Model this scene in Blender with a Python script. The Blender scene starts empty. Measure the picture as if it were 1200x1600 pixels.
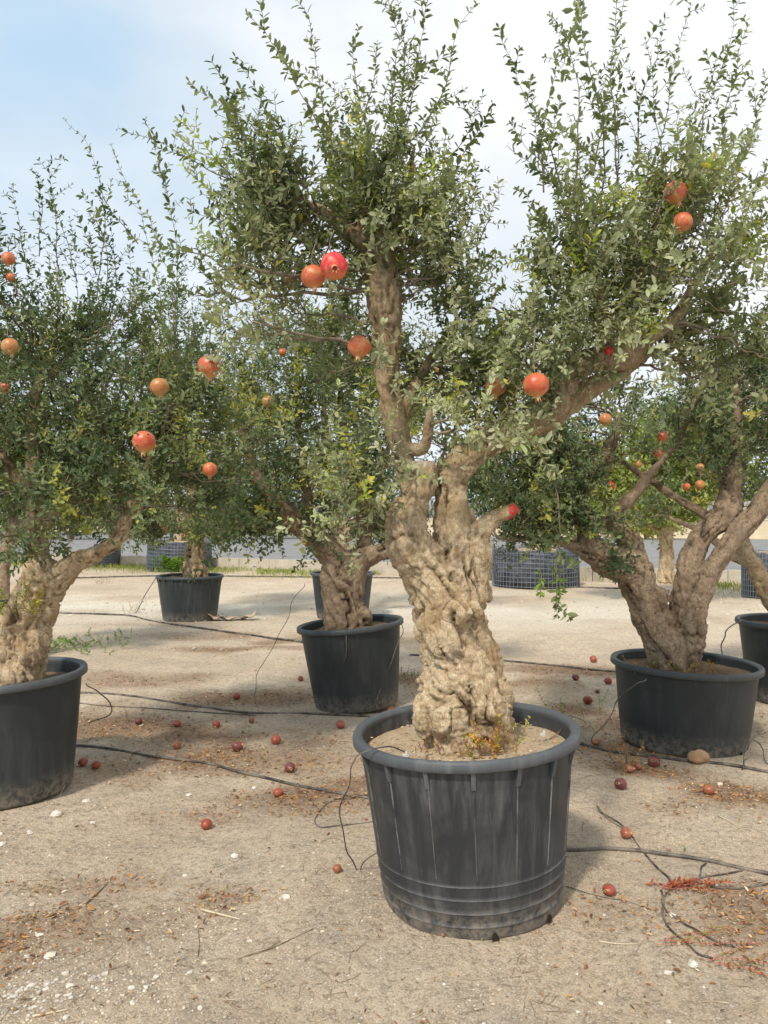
import bpy, math, random
import numpy as np
from mathutils import Vector, Matrix

S = bpy.context.scene
COL = S.collection
RNG = np.random.default_rng(7)
random.seed(7)

# ------------------------------------------------------------------ camera, sky, sun, exposure
H_EYE, F, CX, HY = 1.6, 1200.0, 600.0, 805.0
cam_d = bpy.data.cameras.new('camera')
cam_d.sensor_fit = 'VERTICAL'; cam_d.sensor_height = 36.0; cam_d.lens = 27.0
cam_d.clip_start = 0.05; cam_d.clip_end = 3000
cam = bpy.data.objects.new('camera', cam_d); COL.objects.link(cam)
cam.location = (0, 0, H_EYE); cam.rotation_euler = (math.radians(90) + math.atan(5 / 1200), 0, 0)
S.camera = cam

SUN_EL, SUN_AZ = math.radians(47), math.radians(206)     # azimuth clockwise from +Y: behind the camera, to its left
world = bpy.data.worlds.new('World'); S.world = world; world.use_nodes = True
nt = world.node_tree; nt.nodes.clear()
def N(t, typ, **kw):
    n = t.nodes.new(typ)
    for k, v in kw.items():
        if k in n.inputs.keys(): n.inputs[k].default_value = v
        else: setattr(n, k, v)
    return n
def L(t, a, b): t.links.new(a, b)
def ramp(t, fac, stops, interp='LINEAR'):
    r = t.nodes.new('ShaderNodeValToRGB'); r.color_ramp.interpolation = interp
    e = r.color_ramp.elements
    while len(e) < len(stops): e.new(0.5)
    for i, (p, c) in enumerate(stops):
        e[i].position = p; e[i].color = (c[0], c[1], c[2], 1) if not isinstance(c, float) else (c, c, c, 1)
    if fac is not None: t.links.new(fac, r.inputs[0])
    return r
def mix(t, fac, a, b, mode='MIX'):
    m = t.nodes.new('ShaderNodeMix'); m.data_type = 'RGBA'; m.blend_type = mode
    for i, v in ((0, fac), (6, a), (7, b)):
        if isinstance(v, (int, float)): m.inputs[i].default_value = v
        elif isinstance(v, tuple): m.inputs[i].default_value = (v[0], v[1], v[2], 1)
        else: t.links.new(v, m.inputs[i])
    return m.outputs[2]
sky = N(nt, 'ShaderNodeTexSky', sky_type='NISHITA', sun_disc=False, sun_elevation=SUN_EL, sun_rotation=SUN_AZ,
        air_density=1.0, dust_density=1.6, ozone_density=1.4)
tc = N(nt, 'ShaderNodeTexCoord')
mp = N(nt, 'ShaderNodeMapping'); mp.inputs['Scale'].default_value = (1.0, 1.0, 1.9); mp.inputs['Location'].default_value = (0.35, 0.0, 0.12)
L(nt, tc.outputs['Generated'], mp.inputs[0])
nz = N(nt, 'ShaderNodeTexNoise', Scale=1.5, Detail=4.0, Roughness=0.42, Distortion=0.2); L(nt, mp.outputs[0], nz.inputs[0])
# broad cloud bank towards the photograph's right, thinner to its left
sp = N(nt, 'ShaderNodeSeparateXYZ'); L(nt, tc.outputs['Generated'], sp.inputs[0])
ma = N(nt, 'ShaderNodeMath', operation='MULTIPLY_ADD'); L(nt, sp.outputs['X'], ma.inputs[0]); ma.inputs[1].default_value = 0.30; zc = N(nt, 'ShaderNodeMath', operation='MULTIPLY_ADD'); L(nt, sp.outputs['Z'], zc.inputs[0]); zc.inputs[1].default_value = 0.22; L(nt, nz.outputs[0], zc.inputs[2]); zo = N(nt, 'ShaderNodeMath', operation='SUBTRACT'); L(nt, zc.outputs[0], zo.inputs[0]); zo.inputs[1].default_value = 0.085; L(nt, zo.outputs[0], ma.inputs[2])
cover = ramp(nt, ma.outputs[0], [(0.34, 0.05), (0.46, 0.72), (0.60, 1.0)], 'EASE')
nz2 = N(nt, 'ShaderNodeTexNoise', Scale=2.6, Detail=6.0, Roughness=0.5); L(nt, mp.outputs[0], nz2.inputs[0])
ma2 = N(nt, 'ShaderNodeMath', operation='MULTIPLY_ADD'); L(nt, sp.outputs['X'], ma2.inputs[0]); ma2.inputs[1].default_value = 0.25; L(nt, nz2.outputs[0], ma2.inputs[2])
cloudc = ramp(nt, ma2.outputs[0], [(0.42, (6.8, 7.5, 8.1)), (0.62, (9.1, 9.35, 9.7))])
bluec = mix(nt, 0.75, sky.outputs[0], (5.7, 8.0, 10.1))
skyc = mix(nt, cover.outputs[0], bluec, cloudc.outputs[0])
bg = N(nt, 'ShaderNodeBackground', Strength=0.10); L(nt, skyc, bg.inputs[0])
wo = N(nt, 'ShaderNodeOutputWorld'); L(nt, bg.outputs[0], wo.inputs[0])

sun_d = bpy.data.lights.new('sun', 'SUN'); sun_d.energy = 3.2; sun_d.angle = math.radians(5); sun_d.color = (1.0, 0.93, 0.82)
sun = bpy.data.objects.new('sun', sun_d); COL.objects.link(sun)
sdir = Vector((math.sin(SUN_AZ) * math.cos(SUN_EL), math.cos(SUN_AZ) * math.cos(SUN_EL), math.sin(SUN_EL)))
sun.rotation_euler = sdir.to_track_quat('Z', 'Y').to_euler()
S.view_settings.view_transform = 'Standard'; S.view_settings.look = 'None'
S.view_settings.exposure = 0.15; S.view_settings.gamma = 1.0; S.view_settings.use_curve_mapping = False
S.render.engine = 'CYCLES'
S.cycles.max_bounces = 6; S.cycles.transparent_max_bounces = 4; S.cycles.diffuse_bounces = 3

# ------------------------------------------------------------------ helpers
def U(px, py, d):
    return np.array([(px - CX) / F * d, d, H_EYE - (py - HY) / F * d])
def G(px, py):
    d = H_EYE * F / (py - HY)
    return np.array([(px - CX) / F * d, d, 0.0])

def _hash(ix, iy, iz, seed):
    h = (ix * 374761393 + iy * 668265263 + iz * 2147483647 % 1274126177 + seed * 362437) & 0xffffffff
    h = ((h ^ (h >> 13)) * 1274126177) & 0xffffffff
    h = ((h ^ (h >> 16)) * 2246822519) & 0xffffffff
    return ((h ^ (h >> 15)) & 0xffffff) / float(0xffffff)
def vnoise(p, seed=0):
    p = np.asarray(p, float); i = np.floor(p).astype(np.int64); f = p - i; u = f * f * f * (f * (f * 6 - 15) + 10)
    r = 0
    for a in (0, 1):
        wa = u[:, 0] if a else 1 - u[:, 0]
        for b in (0, 1):
            wb = u[:, 1] if b else 1 - u[:, 1]
            for c in (0, 1):
                wc = u[:, 2] if c else 1 - u[:, 2]
                r = r + wa * wb * wc * _hash(i[:, 0] + a, i[:, 1] + b, i[:, 2] * 57 + c * 57, seed)
    return r * 2 - 1
def fbm(p, oct=3, seed=0):
    r = 0; a = 1; p = np.asarray(p, float)
    for k in range(oct):
        r = r + a * vnoise(p, seed + k); p = p * 2.03 + 11.7; a *= 0.5
    return r
def ground_h(x, y):
    x = np.atleast_1d(np.asarray(x, float)); y = np.atleast_1d(np.asarray(y, float))
    p = np.stack([x, y, np.zeros_like(x)], 1)
    near = np.clip(1 - (y - 14) / 6, 0, 1)
    return near * (0.026 * vnoise(p * 0.9, 3) + 0.010 * vnoise(p * 2.7, 4) + 0.0045 * vnoise(p * 8, 5)) - 0.01
def gh(x, y): return float(ground_h(x, y)[0])

def mesh_from(name, V, faces_flat, counts, mats=(), smooth=False, attrs=None):
    me = bpy.data.meshes.new(name)
    V = np.asarray(V, dtype=np.float32)
    counts = np.asarray(counts, dtype=np.int32); ff = np.asarray(faces_flat, dtype=np.int32)
    me.vertices.add(len(V)); me.vertices.foreach_set('co', V.ravel())
    me.loops.add(len(ff)); me.loops.foreach_set('vertex_index', ff)
    starts = np.concatenate([[0], np.cumsum(counts)[:-1]]).astype(np.int32)
    me.polygons.add(len(counts)); me.polygons.foreach_set('loop_start', starts); me.polygons.foreach_set('loop_total', counts)
    me.polygons.foreach_set('use_smooth', np.full(len(counts), smooth))
    if attrs:
        for k, v in attrs.items():
            a = me.attributes.new(k, 'FLOAT', 'POINT'); a.data.foreach_set('value', np.asarray(v, dtype=np.float32))
    me.update(calc_edges=True)
    for m in mats: me.materials.append(m)
    return me
class MB:
    """collects verts and faces"""
    def __init__(s): s.V = []; s.F = []; s.C = []; s.n = 0; s.A = []
    def add(s, V, faces, a=0.0):
        V = np.asarray(V, float).reshape(-1, 3)
        for f in faces: s.F.extend([i + s.n for i in f]); s.C.append(len(f))
        s.V.append(V); s.A.append(np.broadcast_to(np.asarray(a, float), (len(V),))); s.n += len(V)
    def addnp(s, V, Fq, a=0.0):
        V = np.asarray(V, float).reshape(-1, 3); Fq = np.asarray(Fq)
        s.F.extend((Fq + s.n).ravel().tolist()); s.C.extend([Fq.shape[1]] * len(Fq))
        s.V.append(V); s.A.append(np.broadcast_to(np.asarray(a, float), (len(V),))); s.n += len(V)
    def mesh(s, name, mat, smooth=True, origin=(0, 0, 0)):
        V = np.concatenate(s.V) - np.asarray(origin)
        return mesh_from(name, V, s.F, s.C, [mat] if mat else [], smooth, {'tint': np.concatenate(s.A)})
    def obj(s, name, mat, parent=None, smooth=True, origin=(0, 0, 0), kind=None):
        return link(name, s.mesh(name, mat, smooth, origin), parent, kind)
def link(name, me, parent=None, kind=None, loc=None):
    o = bpy.data.objects.new(name, me); COL.objects.link(o)
    if parent is not None: o.parent = parent
    if loc is not None: o.location = loc
    if kind: o['kind'] = kind
    return o
def tag(o, label, cat, group=None, kind=None):
    o['label'] = label; o['category'] = cat
    if group: o['group'] = group
    if kind: o['kind'] = kind
    return o
def thing(name, label, cat, loc=(0, 0, 0), group=None):
    o = bpy.data.objects.new(name, None); COL.objects.link(o); o.location = [float(c) for c in loc]
    o.empty_display_size = 0.1
    return tag(o, label, cat, group)

def catmull(P, n=6):
    P = np.asarray(P, float); Q = np.vstack([2 * P[0] - P[1], P, 2 * P[-1] - P[-2]]); out = []
    for i in range(1, len(Q) - 2):
        for t in np.linspace(0, 1, n, endpoint=False):
            a, b, c, d = Q[i - 1], Q[i], Q[i + 1], Q[i + 2]
            out.append(0.5 * ((2 * b) + (-a + c) * t + (2 * a - 5 * b + 4 * c - d) * t * t + (-a + 3 * b - 3 * c + d) * t ** 3))
    out.append(Q[-2]); return np.array(out)
def norm(a): return a / np.maximum(np.linalg.norm(a, axis=-1, keepdims=True), 1e-9)
def tube(mb, P, R, sides=8, a=0.0, cap=True):
    P = np.asarray(P, float); n = len(P); R = np.broadcast_to(np.asarray(R, float), (n,))
    T = norm(np.gradient(P, axis=0)); ref = np.array([0.13, 0.21, 1.0]) if abs(T[0][2]) < 0.8 else np.array([1.0, 0.2, 0.1])
    u = norm(np.cross(T[0], ref)); us = []
    for k in range(n):
        u = norm(u - T[k] * np.dot(u, T[k])); us.append(u)
    Uv = np.array(us); W = np.cross(T, Uv); ang = np.linspace(0, 2 * math.pi, sides, endpoint=False)
    V = P[:, None, :] + R[:, None, None] * (np.cos(ang)[None, :, None] * Uv[:, None, :] + np.sin(ang)[None, :, None] * W[:, None, :])
    idx = np.arange(n * sides).reshape(n, sides); nx = np.roll(idx, -1, axis=1)
    Fq = np.stack([idx[:-1], nx[:-1], nx[1:], idx[1:]], -1).reshape(-1, 4)
    base = mb.n; mb.addnp(V, Fq, a)
    if cap:
        mb.F.extend([base + i for i in idx[0][::-1]]); mb.C.append(sides)
        mb.F.extend([base + i for i in idx[-1]]); mb.C.append(sides)
def box(mb, c, s, rz=0.0, a=0.0, jit=0.0):
    c = np.asarray(c, float); V = np.array([[x, y, z] for x in (-.5, .5) for y in (-.5, .5) for z in (-.5, .5)]) * np.asarray(s, float)
    if jit: V = V + RNG.normal(0, jit, V.shape)
    cr, sr = math.cos(rz), math.sin(rz); V = np.stack([V[:, 0] * cr - V[:, 1] * sr, V[:, 0] * sr + V[:, 1] * cr, V[:, 2]], 1) + c
    mb.add(V, [(0, 1, 3, 2), (4, 6, 7, 5), (0, 4, 5, 1), (2, 3, 7, 6), (0, 2, 6, 4), (1, 5, 7, 3)], a)

# ------------------------------------------------------------------ materials
def mat(name, rough=0.8, spec=0.3):
    m = bpy.data.materials.new(name); m.use_nodes = True; t = m.node_tree
    b = t.nodes['Principled BSDF']; b.inputs['Roughness'].default_value = rough; b.inputs['Specular IOR Level'].default_value = spec
    return m, t, b
def noise(t, scale, detail=4, rough=0.55, vec=None, dist=0.0):
    n = N(t, 'ShaderNodeTexNoise', Scale=scale, Detail=float(detail), Roughness=rough, Distortion=dist)
    if vec is not None: L(t, vec, n.inputs['Vector'])
    return n.outputs[0]
def bump(t, b, h, strength=0.5, dist=0.01, prev=None):
    n = N(t, 'ShaderNodeBump', Strength=strength, Distance=dist); L(t, h, n.inputs['Height'])
    if prev: L(t, prev, n.inputs['Normal'])
    if b: L(t, n.outputs[0], b.inputs['Normal'])
    return n.outputs[0]
def coords(t, kind='Object', scale=None):
    c = N(t, 'ShaderNodeTexCoord').outputs[kind]
    if scale:
        m = N(t, 'ShaderNodeMapping'); m.inputs['Scale'].default_value = scale; L(t, c, m.inputs[0]); c = m.outputs[0]
    return c
def geo_pos(t, scale=None):
    c = N(t, 'ShaderNodeNewGeometry').outputs['Position']
    if scale:
        m = N(t, 'ShaderNodeMapping'); m.inputs['Scale'].default_value = scale; L(t, c, m.inputs[0]); c = m.outputs[0]
    return c
def attr(t, name='tint'): return N(t, 'ShaderNodeAttribute', attribute_name=name).outputs['Fac']

def m_leaf(name, stops, transl=0.3):
    m, t, b = mat(name, 0.55, 0.35)
    r = ramp(t, attr(t), stops)
    L(t, r.outputs[0], b.inputs['Base Color'])
    tr = N(t, 'ShaderNodeBsdfTranslucent'); tcx = mix(t, 1.0, r.outputs[0], (1.0, 1.05, 0.55), 'MULTIPLY'); L(t, tcx, tr.inputs[0])
    ms = N(t, 'ShaderNodeMixShader', Fac=transl); L(t, b.outputs[0], ms.inputs[1]); L(t, tr.outputs[0], ms.inputs[2])
    L(t, ms.outputs[0], t.nodes['Material Output'].inputs[0]); return m
LEAF_MAIN = m_leaf('leaf_dusty', [(0.0, (.080, .115, .040)), (0.3, (.185, .215, .088)), (0.6, (.345, .360, .190)), (0.88, (.53, .53, .34)), (0.93, (.34, .46, .07)), (1.0, (.64, .50, .08))], .36)
LEAF_GREEN = m_leaf('leaf_green', [(0.0, (.048, .092, .036)), (0.4, (.128, .178, .078)), (0.7, (.255, .290, .140)), (0.9, (.34, .40, .12)), (1.0, (.54, .46, .08))], .38)
LEAF_YELLOW = m_leaf('leaf_yellowish', [(0.0, (.16, .22, .05)), (0.5, (.34, .40, .09)), (0.85, (.36, .36, .10)), (1.0, (.55, .42, .08))])
LEAF_BRIGHT = m_leaf('leaf_fresh', [(0.0, (.16, .30, .04)), (1.0, (.40, .50, .09))])
LEAF_RED = m_leaf('leaf_reddish', [(0.0, (.35, .07, .04)), (0.4, (.50, .16, .06)), (0.7, (.42, .38, .07)), (1.0, (.22, .32, .06))])
LEAF_DRY = m_leaf('leaf_dry', [(0.0, (.22, .10, .04)), (0.5, (.45, .24, .08)), (1.0, (.60, .42, .20))], 0.15)
LEAF_AUTUMN = m_leaf('leaf_turning', [(0.0, (.30, .08, .04)), (0.3, (.55, .30, .06)), (0.65, (.60, .48, .07)), (1.0, (.30, .42, .08))])

def m_bark(name, light, mid, dark, grey):
    m, t, b = mat(name, 0.92, 0.15)
    p = geo_pos(t)
    f = attr(t, 'furrow')
    n1 = noise(t, 5.5, 5, 0.6, p, 0.3); n2 = noise(t, 45, 6, 0.7, p, 0.8)
    c = ramp(t, n1, [(0.30, mid), (0.50, light), (0.62, light), (0.74, grey)]).outputs[0]
    c = mix(t, ramp(t, n2, [(0.36, 1.0), (0.60, 0.0)]).outputs[0], c, mid)
    c = mix(t, ramp(t, noise(t, 14, 5, 0.65, p, 1.2), [(0.30, .85), (0.44, 0.0)]).outputs[0], c, tuple(v * .6 for v in mid))
    fr = ramp(t, f, [(0.0, 1.0), (0.28, 0.45), (0.60, 0.0)]).outputs[0]
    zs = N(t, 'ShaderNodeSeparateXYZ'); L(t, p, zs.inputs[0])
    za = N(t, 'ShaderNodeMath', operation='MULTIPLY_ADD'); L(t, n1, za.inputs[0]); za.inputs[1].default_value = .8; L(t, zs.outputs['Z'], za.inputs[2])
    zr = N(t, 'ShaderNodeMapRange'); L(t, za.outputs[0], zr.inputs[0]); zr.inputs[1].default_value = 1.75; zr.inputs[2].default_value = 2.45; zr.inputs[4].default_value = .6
    c = mix(t, zr.outputs[0], c, tuple(v * .62 for v in mid))      # bark turns darker and browner with height
    c = mix(t, fr, c, dark)
    s0 = N(t, 'ShaderNodeMapping'); s0.inputs['Scale'].default_value = (95, 95, 16); L(t, p, s0.inputs[0])
    c = mix(t, ramp(t, noise(t, 1.0, 8, .75, s0.outputs[0], 1.2), [(.36, .8), (.47, 0.0)]).outputs[0], c, tuple(v * .45 for v in mid))
    L(t, c, b.inputs['Base Color'])
    st = N(t, 'ShaderNodeMapping'); st.inputs['Scale'].default_value = (60, 60, 12); L(t, p, st.inputs[0])
    n3 = noise(t, 1.0, 7, 0.72, st.outputs[0], 0.9)
    v = N(t, 'ShaderNodeTexVoronoi', Scale=55.0); v.feature = 'DISTANCE_TO_EDGE'; L(t, p, v.inputs['Vector'])
    q = bump(t, None, n3, 0.85, 0.012)
    q = bump(t, None, n2, 0.7, 0.007, q)
    bump(t, b, ramp(t, v.outputs[0], [(0.0, 0.0), (0.15, 1.0)]).outputs[0], 0.25, 0.004, q)
    return m
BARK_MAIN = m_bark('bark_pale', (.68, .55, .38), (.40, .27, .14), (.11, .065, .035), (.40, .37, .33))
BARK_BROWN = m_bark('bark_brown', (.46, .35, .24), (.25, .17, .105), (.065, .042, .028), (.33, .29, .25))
BARK_TWIG, t, b = mat('twig_bark', .85, .2); L(t, ramp(t, noise(t, 20, 3, .5, geo_pos(t)), [(.35, (.13, .095, .065)), (.65, (.30, .24, .17))]).outputs[0], b.inputs[0])
CUTWOOD, t, b = mat('sawn_wood', .9, .1); L(t, ramp(t, noise(t, 40, 4, .6, geo_pos(t)), [(.35, (.24, .19, .14)), (.65, (.48, .41, .31))]).outputs[0], b.inputs[0]); bump(t, b, noise(t, 90, 4, .7, geo_pos(t)), .6, .004)

def m_plastic(name, base, dust, amount, rough=.5):
    m, t, b = mat(name, rough, .4)
    p = coords(t, 'Object')
    st = N(t, 'ShaderNodeMapping'); st.inputs['Scale'].default_value = (22, 22, 1.6); L(t, p, st.inputs[0])
    streak = noise(t, 1.0, 6, .65, st.outputs[0], .3); blot = noise(t, 3.0, 4, .6, p, .4); fine = noise(t, 160, 3, .7, p)
    s1 = N(t, 'ShaderNodeMath', operation='MULTIPLY'); L(t, ramp(t, streak, [(.42, 0.0), (.72, 1.0)]).outputs[0], s1.inputs[0]); L(t, ramp(t, blot, [(.40, 0.0), (.65, 1.0)]).outputs[0], s1.inputs[1])
    s2 = N(t, 'ShaderNodeMath', operation='MULTIPLY_ADD'); L(t, s1.outputs[0], s2.inputs[0]); s2.inputs[1].default_value = amount
    at = N(t, 'ShaderNodeMath', operation='MULTIPLY'); L(t, attr(t), at.inputs[0]); L(t, ramp(t, noise(t, 9, 6, .75, p), [(.40, .12), (.62, 1.0)]).outputs[0], at.inputs[1])
    L(t, at.outputs[0], s2.inputs[2]); s2.use_clamp = True
    c = mix(t, s2.outputs[0], base, dust)
    so = N(t, 'ShaderNodeSeparateXYZ'); L(t, p, so.inputs[0]); zm = N(t, 'ShaderNodeMapRange'); L(t, so.outputs['Z'], zm.inputs[0]); zm.inputs[1].default_value = .16; zm.inputs[2].default_value = .0
    spl = N(t, 'ShaderNodeMath', operation='MULTIPLY'); L(t, zm.outputs[0], spl.inputs[0]); L(t, ramp(t, noise(t, 26, 6, .75, p, .5), [(.40, 0.0), (.58, .8)]).outputs[0], spl.inputs[1])
    c = mix(t, spl.outputs[0], c, (.34, .28, .21))
    scf = N(t, 'ShaderNodeMapping'); scf.inputs['Scale'].default_value = (3, 3, 14); scf.inputs['Rotation'].default_value = (.5, .3, 0); L(t, p, scf.inputs[0])
    c = mix(t, ramp(t, noise(t, 3.0, 7, .8, scf.outputs[0], 1.5), [(.66, 0.0), (.74, .5)]).outputs[0], c, dust)
    c = mix(t, ramp(t, noise(t, 1.4, 3, .5, p), [(.35, 0.0), (.7, .35)]).outputs[0], c, tuple(v * 1.9 for v in base))
    L(t, c, b.inputs['Base Color'])
    L(t, ramp(t, s2.outputs[0], [(0.0, rough), (1.0, .9)]).outputs[0], b.inputs['Roughness'])
    bump(t, b, fine, .12, .002); return m
PLASTIC = m_plastic('pot_plastic_weathered', (.024, .026, .030), (.26, .25, .235), .50, .50)
PLASTIC_RIM = m_plastic('pot_rim_bleached', (.066, .073, .080), (.22, .22, .21), .5, .5)
PLASTIC_DARK = m_plastic('pot_plastic_dark', (.022, .027, .029), (.14, .15, .15), .40, .5)
PLASTIC_RIMD = m_plastic('pot_rim_dark', (.045, .054, .058), (.16, .17, .17), .3, .45)
HOSE, t, b = mat('hose_black', .5, .4); L(t, ramp(t, noise(t, 12, 4, .6, geo_pos(t)), [(.40, (.030, .028, .028)), (.62, (.19, .16, .125))]).outputs[0], b.inputs[0])
TUBING, t, b = mat('tubing_grey', .6, .3); L(t, ramp(t, noise(t, 9, 3, .6, geo_pos(t)), [(.4, (.06, .055, .05)), (.7, (.22, .19, .15))]).outputs[0], b.inputs[0])

def m_soil(name, cols, sc=1.0):
    m, t, b = mat(name, .95, .1); p = geo_pos(t)
    n1 = noise(t, 5 * sc, 6, .65, p); n2 = noise(t, 60 * sc, 5, .7, p)
    c = mix(t, .5, ramp(t, n1, [(.35, cols[0]), (.65, cols[1])]).outputs[0], ramp(t, n2, [(.32, cols[2]), (.5, cols[0]), (.68, cols[1])]).outputs[0])
    L(t, c, b.inputs[0]); bump(t, b, n2, .8, .012); return m
SOIL_POT = m_soil('pot_soil', [(.42, .32, .21), (.60, .48, .34), (.22, .15, .09)])
SOIL_DARK = m_soil('pot_soil_dark', [(.16, .11, .07), (.27, .19, .12), (.08, .05, .03)])

# ground: pale clay, sandier far strip, greyer gravelly patches, darker litter stains
GROUND, t, b = mat('bare_clay_ground', .95, .12)
p = geo_pos(t)
big = noise(t, .55, 5, .6, p, .3); mid = noise(t, 2.3, 6, .65, p, .4); fine = noise(t, 26, 8, .75, p); grit = noise(t, 150, 4, .8, p)
c = ramp(t, big, [(.30, (.51, .39, .27)), (.48, (.63, .49, .345)), (.64, (.72, .59, .43))]).outputs[0]
c = mix(t, ramp(t, mid, [(.46, 0.0), (.66, .60)]).outputs[0], c, (.40, .335, .26))
c = mix(t, ramp(t, noise(t, 1.1, 5, .7, p, .8), [(.53, 0.0), (.66, .7)]).outputs[0], c, (.66, .545, .40))
c = mix(t, ramp(t, fine, [(.36, .75), (.52, 0.0)]).outputs[0], c, (.27, .21, .15))
c = mix(t, ramp(t, noise(t, 6.5, 6, .7, p, .6), [(.52, 0.0), (.64, .35)]).outputs[0], c, (.34, .28, .215))
c = mix(t, ramp(t, grit, [(.58, 0.0), (.72, .8)]).outputs[0], c, (.64, .58, .48))
c = mix(t, ramp(t, grit, [(.28, .6), (.40, 0.0)]).outputs[0], c, (.22, .17, .12))
v1 = N(t, 'ShaderNodeTexVoronoi', Scale=190.0); L(t, p, v1.inputs['Vector'])
vg = N(t, 'ShaderNodeSeparateColor'); L(t, v1.outputs['Color'], vg.inputs[0])
c = mix(t, ramp(t, vg.outputs[0], [(.80, 0.0), (.84, .55)]).outputs[0], c, (.28, .22, .16)); c = mix(t, ramp(t, vg.outputs[1], [(.86, 0.0), (.89, .7)]).outputs[0], c, (.74, .66, .54))
at_d = attr(t, 'litter'); c = mix(t, at_d, c, mix(t, ramp(t, fine, [(.4, 0.0), (.6, 1.0)]).outputs[0], (.15, .095, .06), (.34, .20, .11)))
at_s = attr(t, 'strip'); c = mix(t, at_s, c, mix(t, ramp(t, fine, [(.4, 0.0), (.6, 1.0)]).outputs[0], (.60, .52, .41), (.78, .71, .58)))
L(t, c, b.inputs[0])
q = bump(t, None, mid, .7, .06); q = bump(t, None, fine, .9, .022, q)
vv = N(t, 'ShaderNodeTexVoronoi', Scale=42.0); L(t, p, vv.inputs['Vector'])
q = bump(t, None, vv.outputs[0], .30, .008, q)
bump(t, b, grit, .7, .006, q)
ASPHALT, t, b = mat('asphalt', .85, .25); L(t, ramp(t, noise(t, 1.0, 6, .7, geo_pos(t)), [(.35, (.20, .195, .19)), (.65, (.27, .262, .255))]).outputs[0], b.inputs[0])
CONCRETE, t, b = mat('pale_concrete', .9, .15); L(t, ramp(t, noise(t, 3, 6, .7, geo_pos(t)), [(.35, (.42, .37, .29)), (.65, (.56, .50, .41))]).outputs[0], b.inputs[0]); bump(t, b, noise(t, 30, 5, .7, geo_pos(t)), .4, .01)
CREAM, t, b = mat('cream_render', .9, .15); L(t, ramp(t, noise(t, .6, 5, .7, geo_pos(t)), [(.35, (.56, .48, .34)), (.65, (.68, .60, .45))]).outputs[0], b.inputs[0])
GREYM, t, b = mat('grey_sheet', .6, .4); L(t, ramp(t, noise(t, .5, 4, .6, geo_pos(t)), [(.35, (.30, .30, .30)), (.65, (.42, .41, .40))]).outputs[0], b.inputs[0])
STONE, t, b = mat('white_limestone', .9, .15); L(t, mix(t, attr(t), ramp(t, noise(t, 30, 4, .6, geo_pos(t)), [(.3, (.50, .45, .37)), (.65, (.70, .66, .58))]).outputs[0], (.35, .30, .25)), b.inputs[0]); bump(t, b, noise(t, 60, 4, .7, geo_pos(t)), .4, .004)
BROWNSTONE, t, b = mat('brown_stone', .9, .15); L(t, ramp(t, noise(t, 14, 4, .6, geo_pos(t)), [(.3, (.30, .18, .10)), (.65, (.45, .29, .17))]).outputs[0], b.inputs[0]); bump(t, b, noise(t, 40, 4, .7, geo_pos(t)), .5, .006)
LITTER, t, b = mat('leaf_litter', .85, .2); L(t, ramp(t, attr(t), [(0, (.10, .05, .03)), (.3, (.27, .12, .05)), (.6, (.46, .24, .09)), (.85, (.56, .37, .17)), (1, (.66, .55, .38))]).outputs[0], b.inputs[0])
WIRE, t, b = mat('galvanised_wire', .45, .5); b.inputs['Base Color'].default_value = (.17, .19, .22, 1)
FABRIC, t, b = mat('root_wrap', .8, .2); L(t, ramp(t, noise(t, 6, 5, .6, geo_pos(t)), [(.35, (.045, .052, .065)), (.65, (.12, .13, .15))]).outputs[0], b.inputs[0])
REDPAINT, t, b = mat('red_paint', .5, .4); L(t, ramp(t, noise(t, 30, 3, .6, geo_pos(t)), [(.35, (.50, .03, .02)), (.65, (.68, .07, .04))]).outputs[0], b.inputs[0])
DAUB, t, b = mat('daubed_paint', .65, .25); L(t, ramp(t, noise(t, 55, 5, .7, geo_pos(t)), [(.38, (.30, .20, .13)), (.46, (.45, .04, .03)), (.65, (.62, .07, .04))]).outputs[0], b.inputs[0])
BARKSHEET, t, b = mat('weathered_card', .85, .2); L(t, ramp(t, noise(t, 8, 5, .6, geo_pos(t)), [(.35, (.34, .25, .16)), (.7, (.56, .46, .32))]).outputs[0], b.inputs[0])

def m_fruit(name, cols):
    m, t, b = mat(name, .33, .5); o = coords(t, 'Object')
    sx = N(t, 'ShaderNodeSeparateXYZ'); L(t, o, sx.inputs[0])
    oi = N(t, 'ShaderNodeObjectInfo'); ad = N(t, 'ShaderNodeVectorMath', operation='ADD'); L(t, o, ad.inputs[0])
    sc = N(t, 'ShaderNodeVectorMath', operation='SCALE'); L(t, oi.outputs['Location'], sc.inputs[0]); sc.inputs['Scale'].default_value = 3.1; L(t, sc.outputs[0], ad.inputs[1])
    n = noise(t, 22, 6, .68, ad.outputs[0], .6); c = ramp(t, n, [(.34, cols[0]), (.50, cols[1]), (.66, cols[2])]).outputs[0]
    n2 = noise(t, 150, 3, .6, ad.outputs[0]); c = mix(t, ramp(t, n2, [(.60, 0.0), (.68, .75)]).outputs[0], c, (.24, .10, .05))
    c = mix(t, ramp(t, noise(t, 48, 5, .7, ad.outputs[0], 1.0), [(.60, 0.0), (.70, .6)]).outputs[0], c, (.30, .13, .06)); bump(t, b, n, .25, .004)
    zz = N(t, 'ShaderNodeMapRange'); L(t, sx.outputs['Z'], zz.inputs[0]); zz.inputs[1].default_value = -.02; zz.inputs[2].default_value = -.05
    c = mix(t, zz.outputs[0], c, cols[2]); L(t, c, b.inputs[0]); L(t, ramp(t, n, [(.3, .30), (.7, .48)]).outputs[0], b.inputs['Roughness']); return m
FR_CRIMSON = m_fruit('fruit_crimson', [(.60, .015, .030), (.66, .03, .035), (.66, .22, .09)])
FR_ORANGE = m_fruit('fruit_orange', [(.50, .065, .03), (.56, .12, .045), (.56, .27, .09)])
FR_YELLOW = m_fruit('fruit_yellowish', [(.46, .13, .04), (.48, .20, .06), (.44, .29, .10)])
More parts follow.
